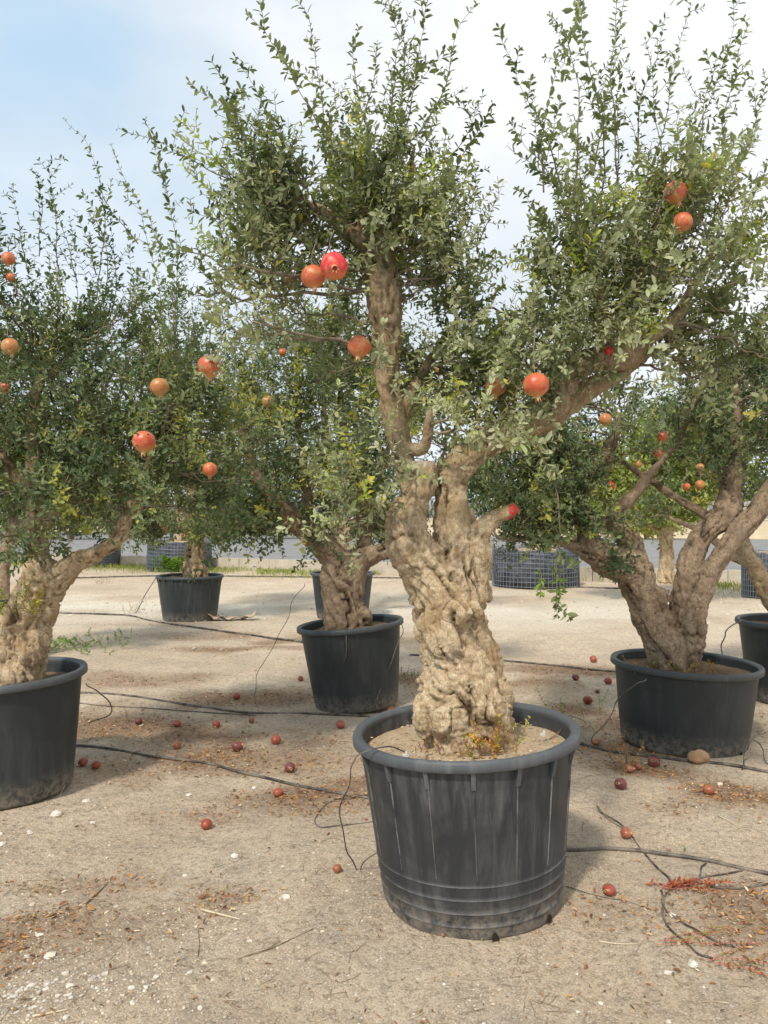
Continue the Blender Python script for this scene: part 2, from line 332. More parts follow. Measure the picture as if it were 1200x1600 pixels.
FR_FALLEN = m_fruit('fruit_fallen', [(.22, .035, .026), (.31, .065, .038), (.36, .13, .07)])
FR_DARK = m_fruit('fruit_rotten', [(.10, .03, .028), (.17, .045, .04), (.22, .08, .05)])
FR_BROWN = m_fruit('fruit_browning', [(.26, .07, .04), (.33, .11, .055), (.36, .17, .09)])
CALYX, t, b = mat('calyx_dry', .7, .3); L(t, ramp(t, noise(t, 60, 3, .5, coords(t)), [(.3, (.42, .18, .07)), (.65, (.66, .42, .20))]).outputs[0], b.inputs[0])

# ------------------------------------------------------------------ setting: ground, road, kerb, far walls
ys = [2.5]
while ys[-1] - 4 < 20: ys.append(ys[-1] * 1.0062)
while ys[-1] < 900: ys.append(ys[-1] * 1.05)
ys = np.array(ys); us = np.linspace(-1.3, 1.3, 330)
Yg, Ug = np.meshgrid(ys, us, indexing='ij'); Xg = Ug * Yg; Yw = Yg - 4
x = Xg.ravel(); y = Yw.ravel(); z = ground_h(x, y)
LIT = [(300, 1150, 1.0, .35, .8), (480, 1160, .6, .3, .8), (700, 1075, .8, .35, .7), (130, 1130, .8, .5, .9), (560, 1000, .9, .4, .7), (1010, 1130, .7, .4, .7), (820, 1065, .7, .3, .8), (250, 1060, .9, .4, .6), (1180, 1150, .5, .4, .6), (240, 1265, .6, .2, .5), (410, 1185, 1.1, .38), (500, 1232, .7, .25), (320, 992, 1.0, .35), (370, 1012, .8, .3), (60, 1450, .40, .30, .75), (210, 1140, .5, .5), (400, 1090, .8, .45), (900, 1045, .9, .4), (1160, 1240, .45, .25),
       (960, 1165, .55, .28), (560, 1215, .4, .2), (1120, 1430, .5, .25, .6), (90, 1375, .5, .12, .65), (740, 1440, .0, .0), (450, 1000, .6, .3), (1000, 1205, .35, .2), (270, 975, .8, .3), (360, 1395, .25, .12, .6), (640, 1060, .6, .3), (900, 1110, .35, .25)]
def litter_at(x, y):
    r = np.zeros_like(x)
    for (px, py, sx, sy, *am) in LIT:
        if sx == 0: continue
        g = G(px, py); r = np.maximum(r, (am[0] if am else 1.0) * np.exp(-(((x - g[0]) / sx) ** 2 + ((y - g[1]) / sy) ** 2)))
    n = fbm(np.stack([x, y, x * 0], 1) * 2.6, 4, 9)
    return np.clip(r * 1.35 + n * .40 - .25, 0, 1) * (r > .03)
lit = litter_at(x, y) * .8
strip = np.clip(1 - np.abs(y - 13.3) / 4.0, 0, 1) * np.clip(.75 + .8 * fbm(np.stack([x, y, x * 0], 1) * .8, 3, 21), 0, 1)
nr, nc = Yg.shape; idx = np.arange(nr * nc).reshape(nr, nc)
Fq = np.stack([idx[:-1, :-1], idx[:-1, 1:], idx[1:, 1:], idx[1:, :-1]], -1).reshape(-1, 4)
me = mesh_from('ground', np.stack([x, y, z], 1), Fq.ravel(), np.full(len(Fq), 4), [GROUND], True, {'litter': lit, 'strip': np.clip(strip, 0, 1)})
link('ground', me, kind='structure')

KD = norm(np.array([15.0, -6.0, 0])); KN = np.array([-KD[1], KD[0], 0]); K0 = np.array([0, 20.8, 0.0])
def road_pt(s, n, z=0.0): return K0 + KD * s + KN * n + np.array([0, 0, z])
mb = MB(); q = np.array([road_pt(-120, .25, .02), road_pt(150, .25, .02), road_pt(150, 36, .03), road_pt(-120, 36, .03)]); mb.add(q, [(0, 1, 2, 3)])
mb.obj('road', ASPHALT, smooth=False, kind='structure')
mb = MB(); q = np.array([road_pt(-120, 36.2, .03), road_pt(150, 36.2, .03), road_pt(150, 45, .05), road_pt(-120, 45, .05)]); mb.add(q, [(0, 1, 2, 3)])
mb.obj('far_verge', GROUND, smooth=False, kind='structure')
kroot = bpy.data.objects.new('kerb', None); COL.objects.link(kroot); kroot['kind'] = 'structure'; kroot.location = K0
mb = MB(); box(mb, (0, 0, 0), (.985, .22, .36)); kme = mb.mesh('kerb_stone', CONCRETE, False)
rz = math.atan2(KD[1], KD[0])
for i in range(-20, 24):
    c = KD * i + np.array([0, 0, .15 + random.uniform(-.012, .012)])
    o = link('kerb_stone', kme, kroot, loc=c + KN * random.uniform(-.012, .012)); o.rotation_euler = (0, random.uniform(-.012, .012), rz + random.uniform(-.015, .015))
# low cream wall and grey sheet fence beyond the road
wr = thing('boundary_wall', 'low cream rendered wall running along the far side of the road', 'wall', road_pt(0, 38))
for i in range(-9, 12):
    mb = MB(); box(mb, KD * (i * 6.0) + np.array([0, 0, .6]), (5.97, .35, 1.3), rz); mb.obj('wall_panel', CREAM, wr, False)
mb = MB(); box(mb, np.array([0, 0, 1.31]), (126.5, .45, .11), rz); mb.obj('coping', CREAM, wr, False)
fr = thing('sheet_fence', 'grey corrugated sheet fence standing behind the cream wall', 'fence', road_pt(0, 40.5))
mb = MB(); n = 44; xs = np.linspace(0, 5.9, n); zig = np.where(np.arange(n) % 4 < 2, .06, -.06)
V = np.concatenate([np.stack([xs, zig, xs * 0], 1), np.stack([xs, zig, xs * 0 + 2.6], 1)]); Ff = [(i, i + 1, n + i + 1, n + i) for i in range(n - 1)]
V2 = V + np.array([0, .03, 0]); mb.add(V, Ff); mb.add(V2, [f[::-1] for f in Ff]); sheet = mb.mesh('metal_sheet', GREYM, False)
mb = MB(); box(mb, (0, 0, 1.4), (.14, .14, 3.0)); postm = mb.mesh('post', GREYM, False)
for i in range(-9, 12):
    o = link('metal_sheet', sheet, fr, loc=KD * (i * 6.0)); o.rotation_euler[2] = rz
    o = link('post', postm, fr, loc=KD * (i * 6.0 - .05) - KN * .15); o.rotation_euler[2] = rz

# ------------------------------------------------------------------ trees
LEAF8_V = np.array([[0, 0, 0], [.30, .185, .02], [.70, .19, .015], [1, 0, -.07], [.70, -.19, .015], [.30, -.185, .02], [.30, 0, -.025], [.70, 0, -.035]])
LEAF8_F = [(0, 6, 1), (1, 6, 7, 2), (2, 7, 3), (0, 5, 6), (5, 4, 7, 6), (4, 3, 7)]
LEAF4_V = np.array([[0, 0, 0], [.32, .20, .03], [.72, .18, .02], [1, 0, -.04], [.72, -.18, .02], [.32, -.20, .03]])
LEAF4_F = [(0, 1, 2, 3), (0, 3, 4, 5)]
def leaves_mesh(P, A, Nn, Ls, tint, eight, wid=1.0):
    """P base, A axis, Nn normal, Ls length"""
    A = norm(A); Nn = norm(Nn - A * np.sum(Nn * A, 1, keepdims=True)); B = np.cross(Nn, A)
    Tv = LEAF8_V if eight else LEAF4_V; Tf = LEAF8_F if eight else LEAF4_F
    M = len(P); k = len(Tv); wv = RNG.uniform(.8, 1.25, (M, 1)) * wid
    V = P[:, None] + Ls[:, None, None] * (Tv[None, :, 0:1] * A[:, None] + (Tv[None, :, 1] * wv)[..., None] * B[:, None] + Tv[None, :, 2:3] * Nn[:, None] * 1.6)
    flat = []; cnt = []
    for f in Tf: flat += list(f); cnt.append(len(f))
    flat = np.array(flat); FF = (flat[None] + (np.arange(M) * k)[:, None]).ravel(); CC = np.tile(cnt, M)
    return V.reshape(-1, 3), FF, CC, np.repeat(tint, k)
def multi_tube(Ps, R, sides=3):
    """Ps (N,S,3), R (N,S)"""
    Nn, Sn, _ = Ps.shape; T = norm(np.gradient(Ps, axis=1)); ref = np.array([.3, .5, .1])
    Uv = norm(np.cross(T, ref)); W = np.cross(T, Uv); ang = np.linspace(0, 2 * math.pi, sides, endpoint=False)
    V = Ps[:, :, None] + R[:, :, None, None] * (np.cos(ang)[:, None] * Uv[:, :, None] + np.sin(ang)[:, None] * W[:, :, None])
    idx = np.arange(Nn * Sn * sides).reshape(Nn, Sn, sides); nx = np.roll(idx, -1, 2)
    Fq = np.stack([idx[:, :-1], nx[:, :-1], nx[:, 1:], idx[:, 1:]], -1).reshape(-1, 4)
    return V.reshape(-1, 3), Fq
def grow(P0, D0, Ln, step, up=0.03, wob=.10):
    """simulate curved shoots, all with the same node count K = max; nodes beyond its length collapse on the tip"""
    Nn = len(P0); K = int(np.ceil(Ln.max() / step)) + 1; P = P0.copy(); D = norm(D0); out = [P.copy()]; dirs = [D.copy()]; alive = []
    for k in range(K):
        D = norm(D + RNG.normal(0, wob, D.shape) + np.array([0, 0, 1.0]) * (up if np.isscalar(up) else up[:, None]))
        rem = np.clip(Ln - k * step, 0, step); alive.append(Ln > k * step)
        P = P + D * rem[:, None]; out.append(P.copy()); dirs.append(D.copy())
    return np.stack(out, 1), np.stack(dirs, 1), np.stack(alive, 1)
def leaf_nodes(path, dirs, alive, per, tint0, Lmin, Lmax, taper=True):
    """one whorl of `per` leaves at each living node"""
    n, K = alive.shape; i, k = np.nonzero(alive & (RNG.random(alive.shape) > .10)); ssc = RNG.uniform(.68, 1.15, n)
    p = path[i, k + 1]; t = dirs[i, k + 1]; ph = k * 1.57 + i * 2.4
    u = norm(np.cross(t, np.array([.31, .17, .9]))); v = np.cross(t, u)
    Ps = []; As = []; Ns = []; Ls = []; Ts = []
    frac = (k + 1) / np.maximum(alive.sum(1)[i], 1)
    for j in range(per):
        a = ph + j * 2 * math.pi / per + RNG.normal(0, .35, len(p)); s = np.cos(a)[:, None] * u + np.sin(a)[:, None] * v
        ax = t * RNG.uniform(.25, 1.0, (len(p), 1)) + s + RNG.normal(0, .15, s.shape); Ps.append(p); As.append(ax)
        Ns.append(t + np.array([0, 0, .5]) + RNG.normal(0, .25, t.shape))
        l = ssc[i] * RNG.uniform(Lmin, Lmax, len(p)) * (np.where(frac > .8, 1 - (frac - .8) * 2.0, 1)); Ls.append(l)
        Ts.append(np.minimum(np.where(tint0[i] > .9, tint0[i] + RNG.normal(0, .025, len(p)), np.clip(tint0[i] + RNG.normal(0, .13, len(p)), 0, .9)) + (RNG.random(len(p)) < .012) * .3, 1))
    return [np.concatenate(q) for q in (Ps, As, Ns, Ls, Ts)]

def build_trunk(limbs, burls, vox, name, material, parent, base, seed=0, amp=1.0):
    mb = MB(); SP = []; ST = []; SR = []; SL = []
    for li, lb in enumerate(limbs):
        lb = np.asarray(lb, float); Q = catmull(lb, 7)
        tube(mb, Q[:, :3], np.maximum(Q[:, 3], .004), 14)
        T = norm(np.gradient(Q[:, :3], axis=0)); SP.append(Q[:, :3]); ST.append(T); SR.append(Q[:, 3])
        SL.append(np.concatenate([[0], np.cumsum(np.linalg.norm(np.diff(Q[:, :3], axis=0), axis=1))]) + li * 3.7)
    for (c, r) in burls:
        th = np.linspace(0, math.pi, 7)[1:-1]; V = [[0, 0, 1]]
        for a in th:
            for bb in np.linspace(0, 2 * math.pi, 10, endpoint=False): V.append([math.sin(a) * math.cos(bb), math.sin(a) * math.sin(bb), math.cos(a)])
        V.append([0, 0, -1]); V = np.array(V) * np.asarray(r) + np.asarray(c); f = []
        for i in range(10): f.append((0, 1 + i, 1 + (i + 1) % 10)); f.append((len(V) - 1, len(V) - 11 + (i + 1) % 10, len(V) - 11 + i))
        for rr in range(4):
            for i in range(10): a0 = 1 + rr * 10; f.append((a0 + i, a0 + 10 + i, a0 + 10 + (i + 1) % 10, a0 + (i + 1) % 10))
        mb.add(V, f)
    me = mb.mesh('tmp', None, True)
    o = bpy.data.objects.new('tmp', me); COL.objects.link(o)
    md = o.modifiers.new('r', 'REMESH'); md.mode = 'VOXEL'; md.voxel_size = vox
    ms = o.modifiers.new('s', 'SMOOTH'); ms.iterations = 3; ms.factor = .5
    dg = bpy.context.evaluated_depsgraph_get(); ev = o.evaluated_get(dg); m2 = bpy.data.meshes.new_from_object(ev)
    bpy.data.objects.remove(o); bpy.data.meshes.remove(me)
    n = len(m2.vertices); V = np.empty(n * 3, np.float32); m2.vertices.foreach_get('co', V); V = V.reshape(-1, 3).astype(float)
    NN = np.empty(n * 3, np.float32); m2.vertices.foreach_get('normal', NN); NN = NN.reshape(-1, 3).astype(float)
    SP = np.concatenate(SP); ST = np.concatenate(ST); SR = np.concatenate(SR); SL = np.concatenate(SL)
    near = np.empty(n, int)
    for a in range(0, n, 20000):
        dd = ((V[a:a + 20000, None] - SP[None]) ** 2).sum(-1) - (SR[None] * .9) ** 2; near[a:a + 20000] = dd.argmin(1)
    c = SP[near]; T = ST[near]; r = SR[near]; s = SL[near] + ((V - c) * T).sum(1); per = (V - c) - T * ((V - c) * T).sum(1, keepdims=True)
    rn = np.clip(r, .02, .2)
    tw = s * 2.2; ct, snn = np.cos(tw), np.sin(tw); pr = np.stack([per[:, 0] * ct - per[:, 1] * snn, per[:, 0] * snn + per[:, 1] * ct, per[:, 2]], 1)
    def aq(f, fa): return pr * f + np.stack([s * 0 + 3, s * 0 + 7, s * fa], 1)
    warp = .5 * fbm(V * 7, 2, seed + 50)
    q1 = aq(11, 1.6) + warp[:, None]; r1 = np.clip(np.abs(vnoise(q1, seed + 1)) * 3.2, 0, 1.2) * 1.6 - 1
    q2 = aq(30, 4.5) + warp[:, None] * 1.5; r2 = 1 - np.abs(vnoise(q2, seed + 2)) * 2.0
    r3 = 1 - np.abs(fbm(V * 42, 2, seed + 3)) * 1.6
    r4 = 1 - np.abs(vnoise(aq(75, 14) + warp[:, None] * 2, seed + 8)) * 2.0
    lump = vnoise(V * 8, seed + 5) + .6 * vnoise(V * 17, seed + 6)
    fz = np.exp(-(vnoise(aq(17, 2.6) + warp[:, None] * 1.2, seed + 12) / .07) ** 2) * np.clip(vnoise(V * 6, seed + 13) * 2 + .7, 0, 1)
    d = -.30 * amp * rn * fz * np.clip(rn / .05, .3, 1) * .5 + amp * rn * (.12 * r1 + .10 * np.clip(r2, -1, .8) + .055 * lump - .04) + .0055 * r3 * np.clip(rn / .08, .3, 1) + .0035 * r4
    V = V + NN * d[:, None] - np.asarray(base)
    m2.vertices.foreach_set('co', V.astype(np.float32).ravel())
    fur = np.clip(.46 + .34 * r1 + .24 * r2 + .20 * r3 + .16 * r4 - .75 * fz, 0, 1)
    a = m2.attributes.new('furrow', 'FLOAT', 'POINT'); a.data.foreach_set('value', fur.astype(np.float32))
    m2.polygons.foreach_set('use_smooth', np.ones(len(m2.polygons), bool)); m2.materials.clear(); m2.materials.append(material); m2.update()
    return link(name, m2, parent)

LEAF_MESHES = {}
def leaf_single(material, tint):
    key = (material.name, tint)
    if key not in LEAF_MESHES:
        mb = MB(); mb.add(LEAF8_V * np.array([1, 1, 1.6]), LEAF8_F, tint); LEAF_MESHES[key] = mb.mesh('leaf', material, True)
    return LEAF_MESHES[key]

def tree(label, base, d0, limbs, blobs, shoots=(), burls=(), n_br=60, n_sh=6, Lsh=(.25, .6), leafL=(.03, .055), step=.03, leafmat=None, bark=None, vox=.012,
         tint=.45, seed=0, up=.05, eight=False, per=2, single=0, amp=1.0, trunk_name='trunk', obj_name='pomegranate_tree', cat='tree', twl=(.06, .2), ptw=.3, cuts=(), keep_end=()):
    """limbs in photo measure: (px, py, dz, r_px); blobs (px, py, dz, rx_px, ry_px, rz_m, weight); dz metres behind the tree's own distance d0"""
    base = np.asarray(base, float); root = thing(obj_name, label, cat, base)
    LM = [np.array([np.append(U(a, b, d0 + dz), r / F * (d0 + dz)) for (a, b, dz, r) in lb]) for lb in limbs]
    LM = [lb if k in keep_end else np.vstack([lb, np.append(lb[-1, :3] + (lb[-1, :3] - lb[-2, :3]) * .6, lb[-1, 3] * .35)]) for k, lb in enumerate(LM)]
    BU = [(U(a, b, d0 + dz), np.array([rx, rx, ry]) / F * d0) for (a, b, dz, rx, ry) in burls]
    if LM: build_trunk(LM, BU, vox, trunk_name, bark, root, base, seed, amp)
    for (a, b, dz, r, m) in cuts:
        c = U(a, b, d0 + dz); rr = r / F * d0; mbx = MB(); k = 12; an = np.linspace(0, 2 * math.pi, k, endpoint=False)
        V = np.concatenate([[[0, 0, .012]], np.stack([np.cos(an) * rr * RNG.uniform(.85, 1.1, k), np.sin(an) * rr * RNG.uniform(.85, 1.1, k), an * 0 + .008], 1), np.stack([np.cos(an) * rr * .95, np.sin(an) * rr * .95, an * 0 - .05], 1)])
        Vf = [(0, 1 + i, 1 + (i + 1) % k) for i in range(k)] + [(1 + i, 1 + k + i, 1 + k + (i + 1) % k, 1 + (i + 1) % k) for i in range(k)]
        mbx.add(V, Vf); o = mbx.obj('cut_end', m, root); o.location = c - base
        if m is DAUB: o.rotation_euler = (.5, .9, 0); o['label'] = 'sawn branch end daubed with red paint'
        else: o['label'] = 'flat sawn top of a removed limb'
    # attach points: upper parts of limbs
    AP = []; AT = []
    for lb in LM:
        Q = catmull(lb, 7); T = norm(np.gradient(Q[:, :3], axis=0)); k0 = 0 if Q[0, 2] > base[2] + .75 else int(len(Q) * .45)
        AP.append(Q[k0:, :3]); AT.append(T[k0:])
    AP = np.concatenate(AP); AT = np.concatenate(AT)
    w = np.array([bb[6] for bb in blobs], float); w /= w.sum(); ch = RNG.choice(len(blobs), n_br, p=w)
    B = np.array([[*U(bb[0], bb[1], d0 + bb[2]), bb[3] / F * d0, bb[4] / F * d0, bb[5]] for bb in blobs])
    dirn = norm(RNG.normal(0, 1, (n_br, 3))) * RNG.uniform(.3, 1, (n_br, 1)) ** .5
    TG = B[ch, :3] + dirn * B[ch][:, [3, 5, 4]]
    cen = (w[:, None] * B[:, :3]).sum(0)
    dist = np.linalg.norm(TG[:, None] - AP[None], axis=2) + RNG.uniform(0, .25, (n_br, len(AP))) + np.maximum(0, AP[None, :, 2] - TG[:, None, 2]) * .6
    ai = dist.argmin(1); A0 = AP[ai]; D0 = AT[ai]
    ln = np.linalg.norm(TG - A0, axis=1, keepdims=True)
    C1 = A0 + (D0 * .5 + norm(TG - A0) * .2) * ln * .45; C2 = TG - (norm(TG - cen) * .35 + np.array([0, 0, .4])) * ln * .35
    tt = np.linspace(0, 1, 12)[None, :, None]
    BP = ((1 - tt) ** 3) * A0[:, None] + 3 * ((1 - tt) ** 2) * tt * C1[:, None] + 3 * (1 - tt) * tt ** 2 * C2[:, None] + tt ** 3 * TG[:, None]
    BP[:, 1:-1] += RNG.normal(0, .012, BP[:, 1:-1].shape) * np.minimum(ln[:, None] * 2, 1)
    BR = np.linspace(1, .35, 12)[None] * np.clip(.004 + .008 * ln, .004, .013)
    tv, tf = multi_tube(BP, np.broadcast_to(BR, (n_br, 12)), 6)
    VV = [tv]; FFq = [tf]; nv = len(tv)
    # shoots from outer half of the branches
    ns = n_br * n_sh; bi = np.repeat(np.arange(n_br), n_sh); kk = np.clip((1 - np.abs(RNG.normal(0, .34, ns))) * 11, 3, 11).astype(int)
    P0 = BP[bi, kk]; bd = norm(BP[bi, kk] - BP[bi, kk - 1])
    out = norm((P0 - cen) * np.array([1, 1, .6]))
    D = bd * .5 + out * .45 + np.array([0, 0, .55]) + RNG.normal(0, .5, (ns, 3))
    Ln = RNG.uniform(*Lsh, ns) * RNG.uniform(.5, 1.1, ns)
    droop = np.where(RNG.random(ns) < .22, -.10, up); D[droop < 0] *= np.array([1, 1, .1])
    path, dirs, al = grow(P0, D, Ln, step, droop)
    bt = np.array([bb[7] if len(bb) > 7 else tint for bb in blobs])[ch][bi]
    t0 = np.clip(bt + RNG.normal(0, .14, n_br)[bi] + RNG.normal(0, .08, ns), .02, .86)
    t0 = np.where(RNG.random(n_br)[bi] < .05, .93, t0); t0 = np.where(RNG.random(ns) < .03, .95, t0)
    allp = [(path, dirs, al, t0, .0028)]
    if len(shoots):
        SPp = []; SD = []; SLn = []
        for (x0, y0, x1, y1, dz) in shoots:
            a = U(x0, y0, d0 + dz); bq = U(x1, y1, d0 + dz); SPp.append(a); SD.append(bq - a); SLn.append(np.linalg.norm(bq - a))
        SPp = np.array(SPp); SD = np.array(SD); SLn = np.array(SLn)
        p2, d2, a2 = grow(SPp, norm(SD), SLn, step, 0.0, .085)
        # bend the simulated shoot so that its tip meets the wanted tip
        tip = p2[:, -1]; want = SPp + SD; cum = np.cumsum(a2, 1) / a2.sum(1, keepdims=True); cum = np.concatenate([np.zeros((len(cum), 1)), cum], 1)
        p2 = p2 + (want - tip)[:, None] * cum[..., None]; t2 = np.clip(tint - .1 + RNG.normal(0, .1, len(SLn)), .05, .8)
        allp.append((p2, d2, a2, t2, .0045))
    LP = []
    for (pa, di, alv, t0x, r0) in allp:
        LP.append(leaf_nodes(pa, di, alv, per, t0x, *leafL))
        K = pa.shape[1]; cnt = alv.sum(1, keepdims=True); R = r0 * np.clip(1 - np.arange(K)[None] / np.maximum(cnt, 1), .25, 1)
        tv, tf = multi_tube(pa, R, 3); VV.append(tv); FFq.append(tf + nv); nv += len(tv)
        # twiglets
        big = r0 > .004; sel = np.argwhere(alv & (RNG.random(alv.shape) < (.30 if big else ptw)))
        if len(sel):
            i, k = sel[:, 0], sel[:, 1]; p0 = pa[i, k + 1]; td = di[i, k + 1]
            dd = td * .8 + norm(RNG.normal(0, 1, td.shape)) * .9 + np.array([0, 0, .15])
            fr_ = 1 - k / np.maximum(alv.sum(1)[i], 1)
            p3, d3, a3 = grow(p0, dd, (RNG.uniform(.3, 1, len(p0)) ** 2 * .34 if big else RNG.uniform(*twl, len(p0))) * (.35 + .65 * fr_), step * .85, .04, .12)
            LP.append(leaf_nodes(p3, d3, a3, per, t0x[i], leafL[0] * .9, leafL[1] * .92))
            tv, tf = multi_tube(p3, np.full(p3.shape[:2], .0013), 3); VV.append(tv); FFq.append(tf + nv); nv += len(tv)
    VV = np.concatenate(VV) - base; FFq = np.concatenate(FFq)
    link('twigs', mesh_from('twigs', VV, FFq.ravel(), np.full(len(FFq), 4), [BARK_TWIG], True), root, 'stuff')
    P, A, Nn, Ls, Ts = [np.concatenate(q) for q in zip(*LP)]
    keep = np.ones(len(P), bool)
    if single:
        px = P[:, 0] / P[:, 1] * F + CX; py = HY - (P[:, 2] - H_EYE) / P[:, 1] * F
        An = norm(A); nn = norm(Nn - An * np.sum(Nn * An, 1, keepdims=True)); vd = norm(P - np.array([0, 0, H_EYE]))
        face = np.abs((nn * vd).sum(1)); foresh = np.sqrt(1 - (An * vd).sum(1) ** 2); sc = Ls / P[:, 1] * foresh * (.25 + face) + RNG.uniform(0, .002, len(P))
        sc[(px < 5) | (px > 1190) | (py < 5)] = -1
        # spread the picks over the crown: best leaf in each cell of the view
        order = np.argsort(-sc); seen = {}; pick = []
        for ii in order:
            if sc[ii] < 0: break
            c_ = (int(px[ii] // 24), int(py[ii] // 24))
            if seen.get(c_, 0) < 1: seen[c_] = 1; pick.append(ii)
            if len(pick) >= single: break
        pick = np.array(pick); keep[pick] = False
        for ii in pick:
            x_ = An[ii]; z_ = nn[ii]; y_ = np.cross(z_, x_); l = Ls[ii] * 1.12
            M = Matrix([[x_[r] * l, y_[r] * l, z_[r] * l, P[ii][r] - base[r]] for r in range(3)] + [[0, 0, 0, 1]])
            o = link('leaf', leaf_single(leafmat, round(float(np.clip(Ts[ii], 0, 1)) * 7) / 7), root); o.matrix_basis = M
    V, FFv, CC, TT = leaves_mesh(P[keep], A[keep], Nn[keep], Ls[keep], Ts[keep], eight)
    link('foliage', mesh_from('foliage', V - base, FFv, CC, [leafmat], eight, {'tint': TT}), root, 'stuff')
    return root

# --- main tree
D_A = 3.24
main_base = U(735, 1158, D_A)
tree('large gnarled pale-trunked pomegranate tree in the front weathered pot', main_base, D_A,
     limbs=[[(738, 1200, 0, 66), (734, 1160, 0, 65), (726, 1120, -.02, 67), (722, 1085, -.02, 62), (720, 1040, 0, 55), (708, 995, 0, 53), (700, 955, 0, 51), (690, 925, 0, 50), (668, 890, 0, 40), (648, 862, -.03, 34), (636, 838, -.04, 31), (637, 805, -.02, 28), (650, 778, .0, 21), (661, 750, .01, 21), (661, 728, .01, 19)],
            [(720, 940, .03, 45), (716, 890, .03, 40), (716, 850, .04, 36), (706, 800, .08, 27), (708, 750, .10, 25), (738, 707, .10, 22), (780, 684, .08, 21), (838, 660, .02, 24), (872, 632, -.02, 24), (885, 590, -.02, 20), (925, 562, 0, 17), (985, 556, .05, 16), (1010, 530, .1, 11)],
            [(718, 985, .03, 34), (732, 925, .02, 27), (744, 880, .0, 21), (746, 840, .0, 19), (770, 812, -.02, 12), (801, 797, -.05, 9)],
            [(650, 790, .03, 16), (640, 755, .05, 14), (630, 715, .07, 15), (617, 655, .08, 17), (606, 600, .08, 17), (603, 520, .06, 21), (596, 440, .04, 26), (588, 385, .04, 23), (572, 335, .04, 17), (560, 280, .05, 10)],
            [(597, 400, .04, 16), (628, 340, .08, 11), (640, 270, .1, 7)], [(590, 400, .02, 12), (535, 350, .05, 8), (480, 315, .1, 5)],
            [(860, 645, .0, 20), (915, 610, .06, 16), (955, 590, .1, 12), (1000, 560, .2, 9)],
            [(945, 560, .0, 13), (948, 515, .0, 12), (935, 460, -.02, 8), (915, 400, -.02, 6)], [(975, 556, .02, 12), (985, 500, .02, 9), (1000, 430, .0, 6)],
            [(985, 550, .05, 10), (1050, 500, -.05, 8), (1090, 440, -.1, 6)], [(616, 665, .08, 13), (634, 632, .12, 11), (655, 590, .2, 8), (700, 520, .3, 5)],
            [(718, 850, .0, 20), (715, 800, .0, 15), (722, 780, .02, 8)], [(632, 700, .06, 10), (662, 700, .0, 8), (670, 660, -.05, 6)]],
     burls=[(692, 1118, -.08, 42, 40), (668, 1065, -.02, 16, 20), (765, 1100, -.05, 28, 40), (722, 955, -.1, 30, 22), (700, 1000, -.1, 26, 40), (655, 768, -.02, 20, 10), (770, 1150, -.02, 30, 30), (700, 1150, -.05, 25, 22), (842, 650, 0, 30, 20)],
     keep_end=(0, 2),
     cuts=[(661, 724, .01, 20, CUTWOOD), (804, 795, -.06, 9.5, DAUB)],
     blobs=[(510, 345, .05, 125, 75, .42, 7, .36), (430, 310, -.05, 80, 60, .35, 2), (390, 470, -.1, 100, 80, .3, 3, .62), (620, 350, .05, 80, 70, .35, 6), (700, 430, .2, 90, 90, .4, 5), (600, 240, .1, 90, 60, .35, 2.2),
            (900, 470, .1, 120, 60, .35, 6), (1050, 470, .0, 90, 70, .4, 5, .55), (970, 370, .1, 140, 90, .45, 4.5, .55), (1090, 340, .1, 80, 100, .4, 2.6, .6), (860, 340, .1, 70, 100, .35, 1.8), (820, 520, -.1, 80, 45, .25, 3, .62), (930, 530, -.14, 80, 26, .12, 2.0, .66),
            (680, 570, .25, 90, 60, .3, 3.2), (770, 590, .3, 70, 50, .25, 2.6), (720, 640, .1, 50, 30, .15, .8, .66), (540, 600, .2, 50, 60, .25, .7), (870, 585, -.13, 55, 22, .07, 1.1, .68), (800, 655, -.13, 45, 16, .06, .7, .7), (1130, 560, .1, 50, 40, .3, 1.5),
            (575, 720, -.3, 22, 30, .12, .4, .76), (535, 790, -.2, 35, 40, .18, .7, .74), (740, 664, -.25, 50, 12, .12, .7, .78), (505, 850, -.2, 30, 25, .1, .6, .75), (870, 690, -.1, 40, 30, .1, .5, .7)],
     shoots=[(560, 280, 412, 45, -.1), (470, 300, 366, 92, -.1), (440, 330, 295, 125, -.15), (420, 300, 225, 192, -.2), (520, 260, 485, 38, 0), (580, 240, 560, 40, 0), (600, 260, 612, -40, 0), (620, 250, 680, -30, .1), (640, 220, 745, 5, .1), (640, 300, 755, 150, .1), (600, 200, 640, 20, .1), (560, 200, 590, 60, .1),
             (690, 320, 770, 160, .1), (620, 230, 650, 90, 0), (330, 400, 230, 380, -.2), (420, 380, 300, 330, -.2),
             (890, 340, 860, 20, 0), (880, 300, 790, 75, .1), (940, 320, 905, 0, .1), (970, 300, 985, -40, 0), (1000, 320, 1080, 5, .1), (1040, 340, 1145, 0, 0), (1080, 360, 1170, 40, .1), (1100, 380, 1195, 110, .1), (1060, 330, 1010, 60, 0), (930, 260, 960, 40, .1), (880, 420, 820, 300, .1), (1120, 440, 1200, 250, .1), (1000, 250, 1040, 20, .2), (850, 300, 870, 90, .1), (900, 380, 800, 190, .0), (1150, 420, 1215, 360, 0), (1080, 300, 1120, 90, .2), (960, 340, 940, 110, .2),
             (860, 740, 872, 962, -.1), (800, 640, 870, 745, -.15)],
     n_br=195, n_sh=6, Lsh=(.12, .46), leafL=(.026, .049), step=.025, leafmat=LEAF_MAIN, bark=BARK_MAIN, vox=.008, tint=.46, seed=1, eight=True, single=300, ptw=.24)

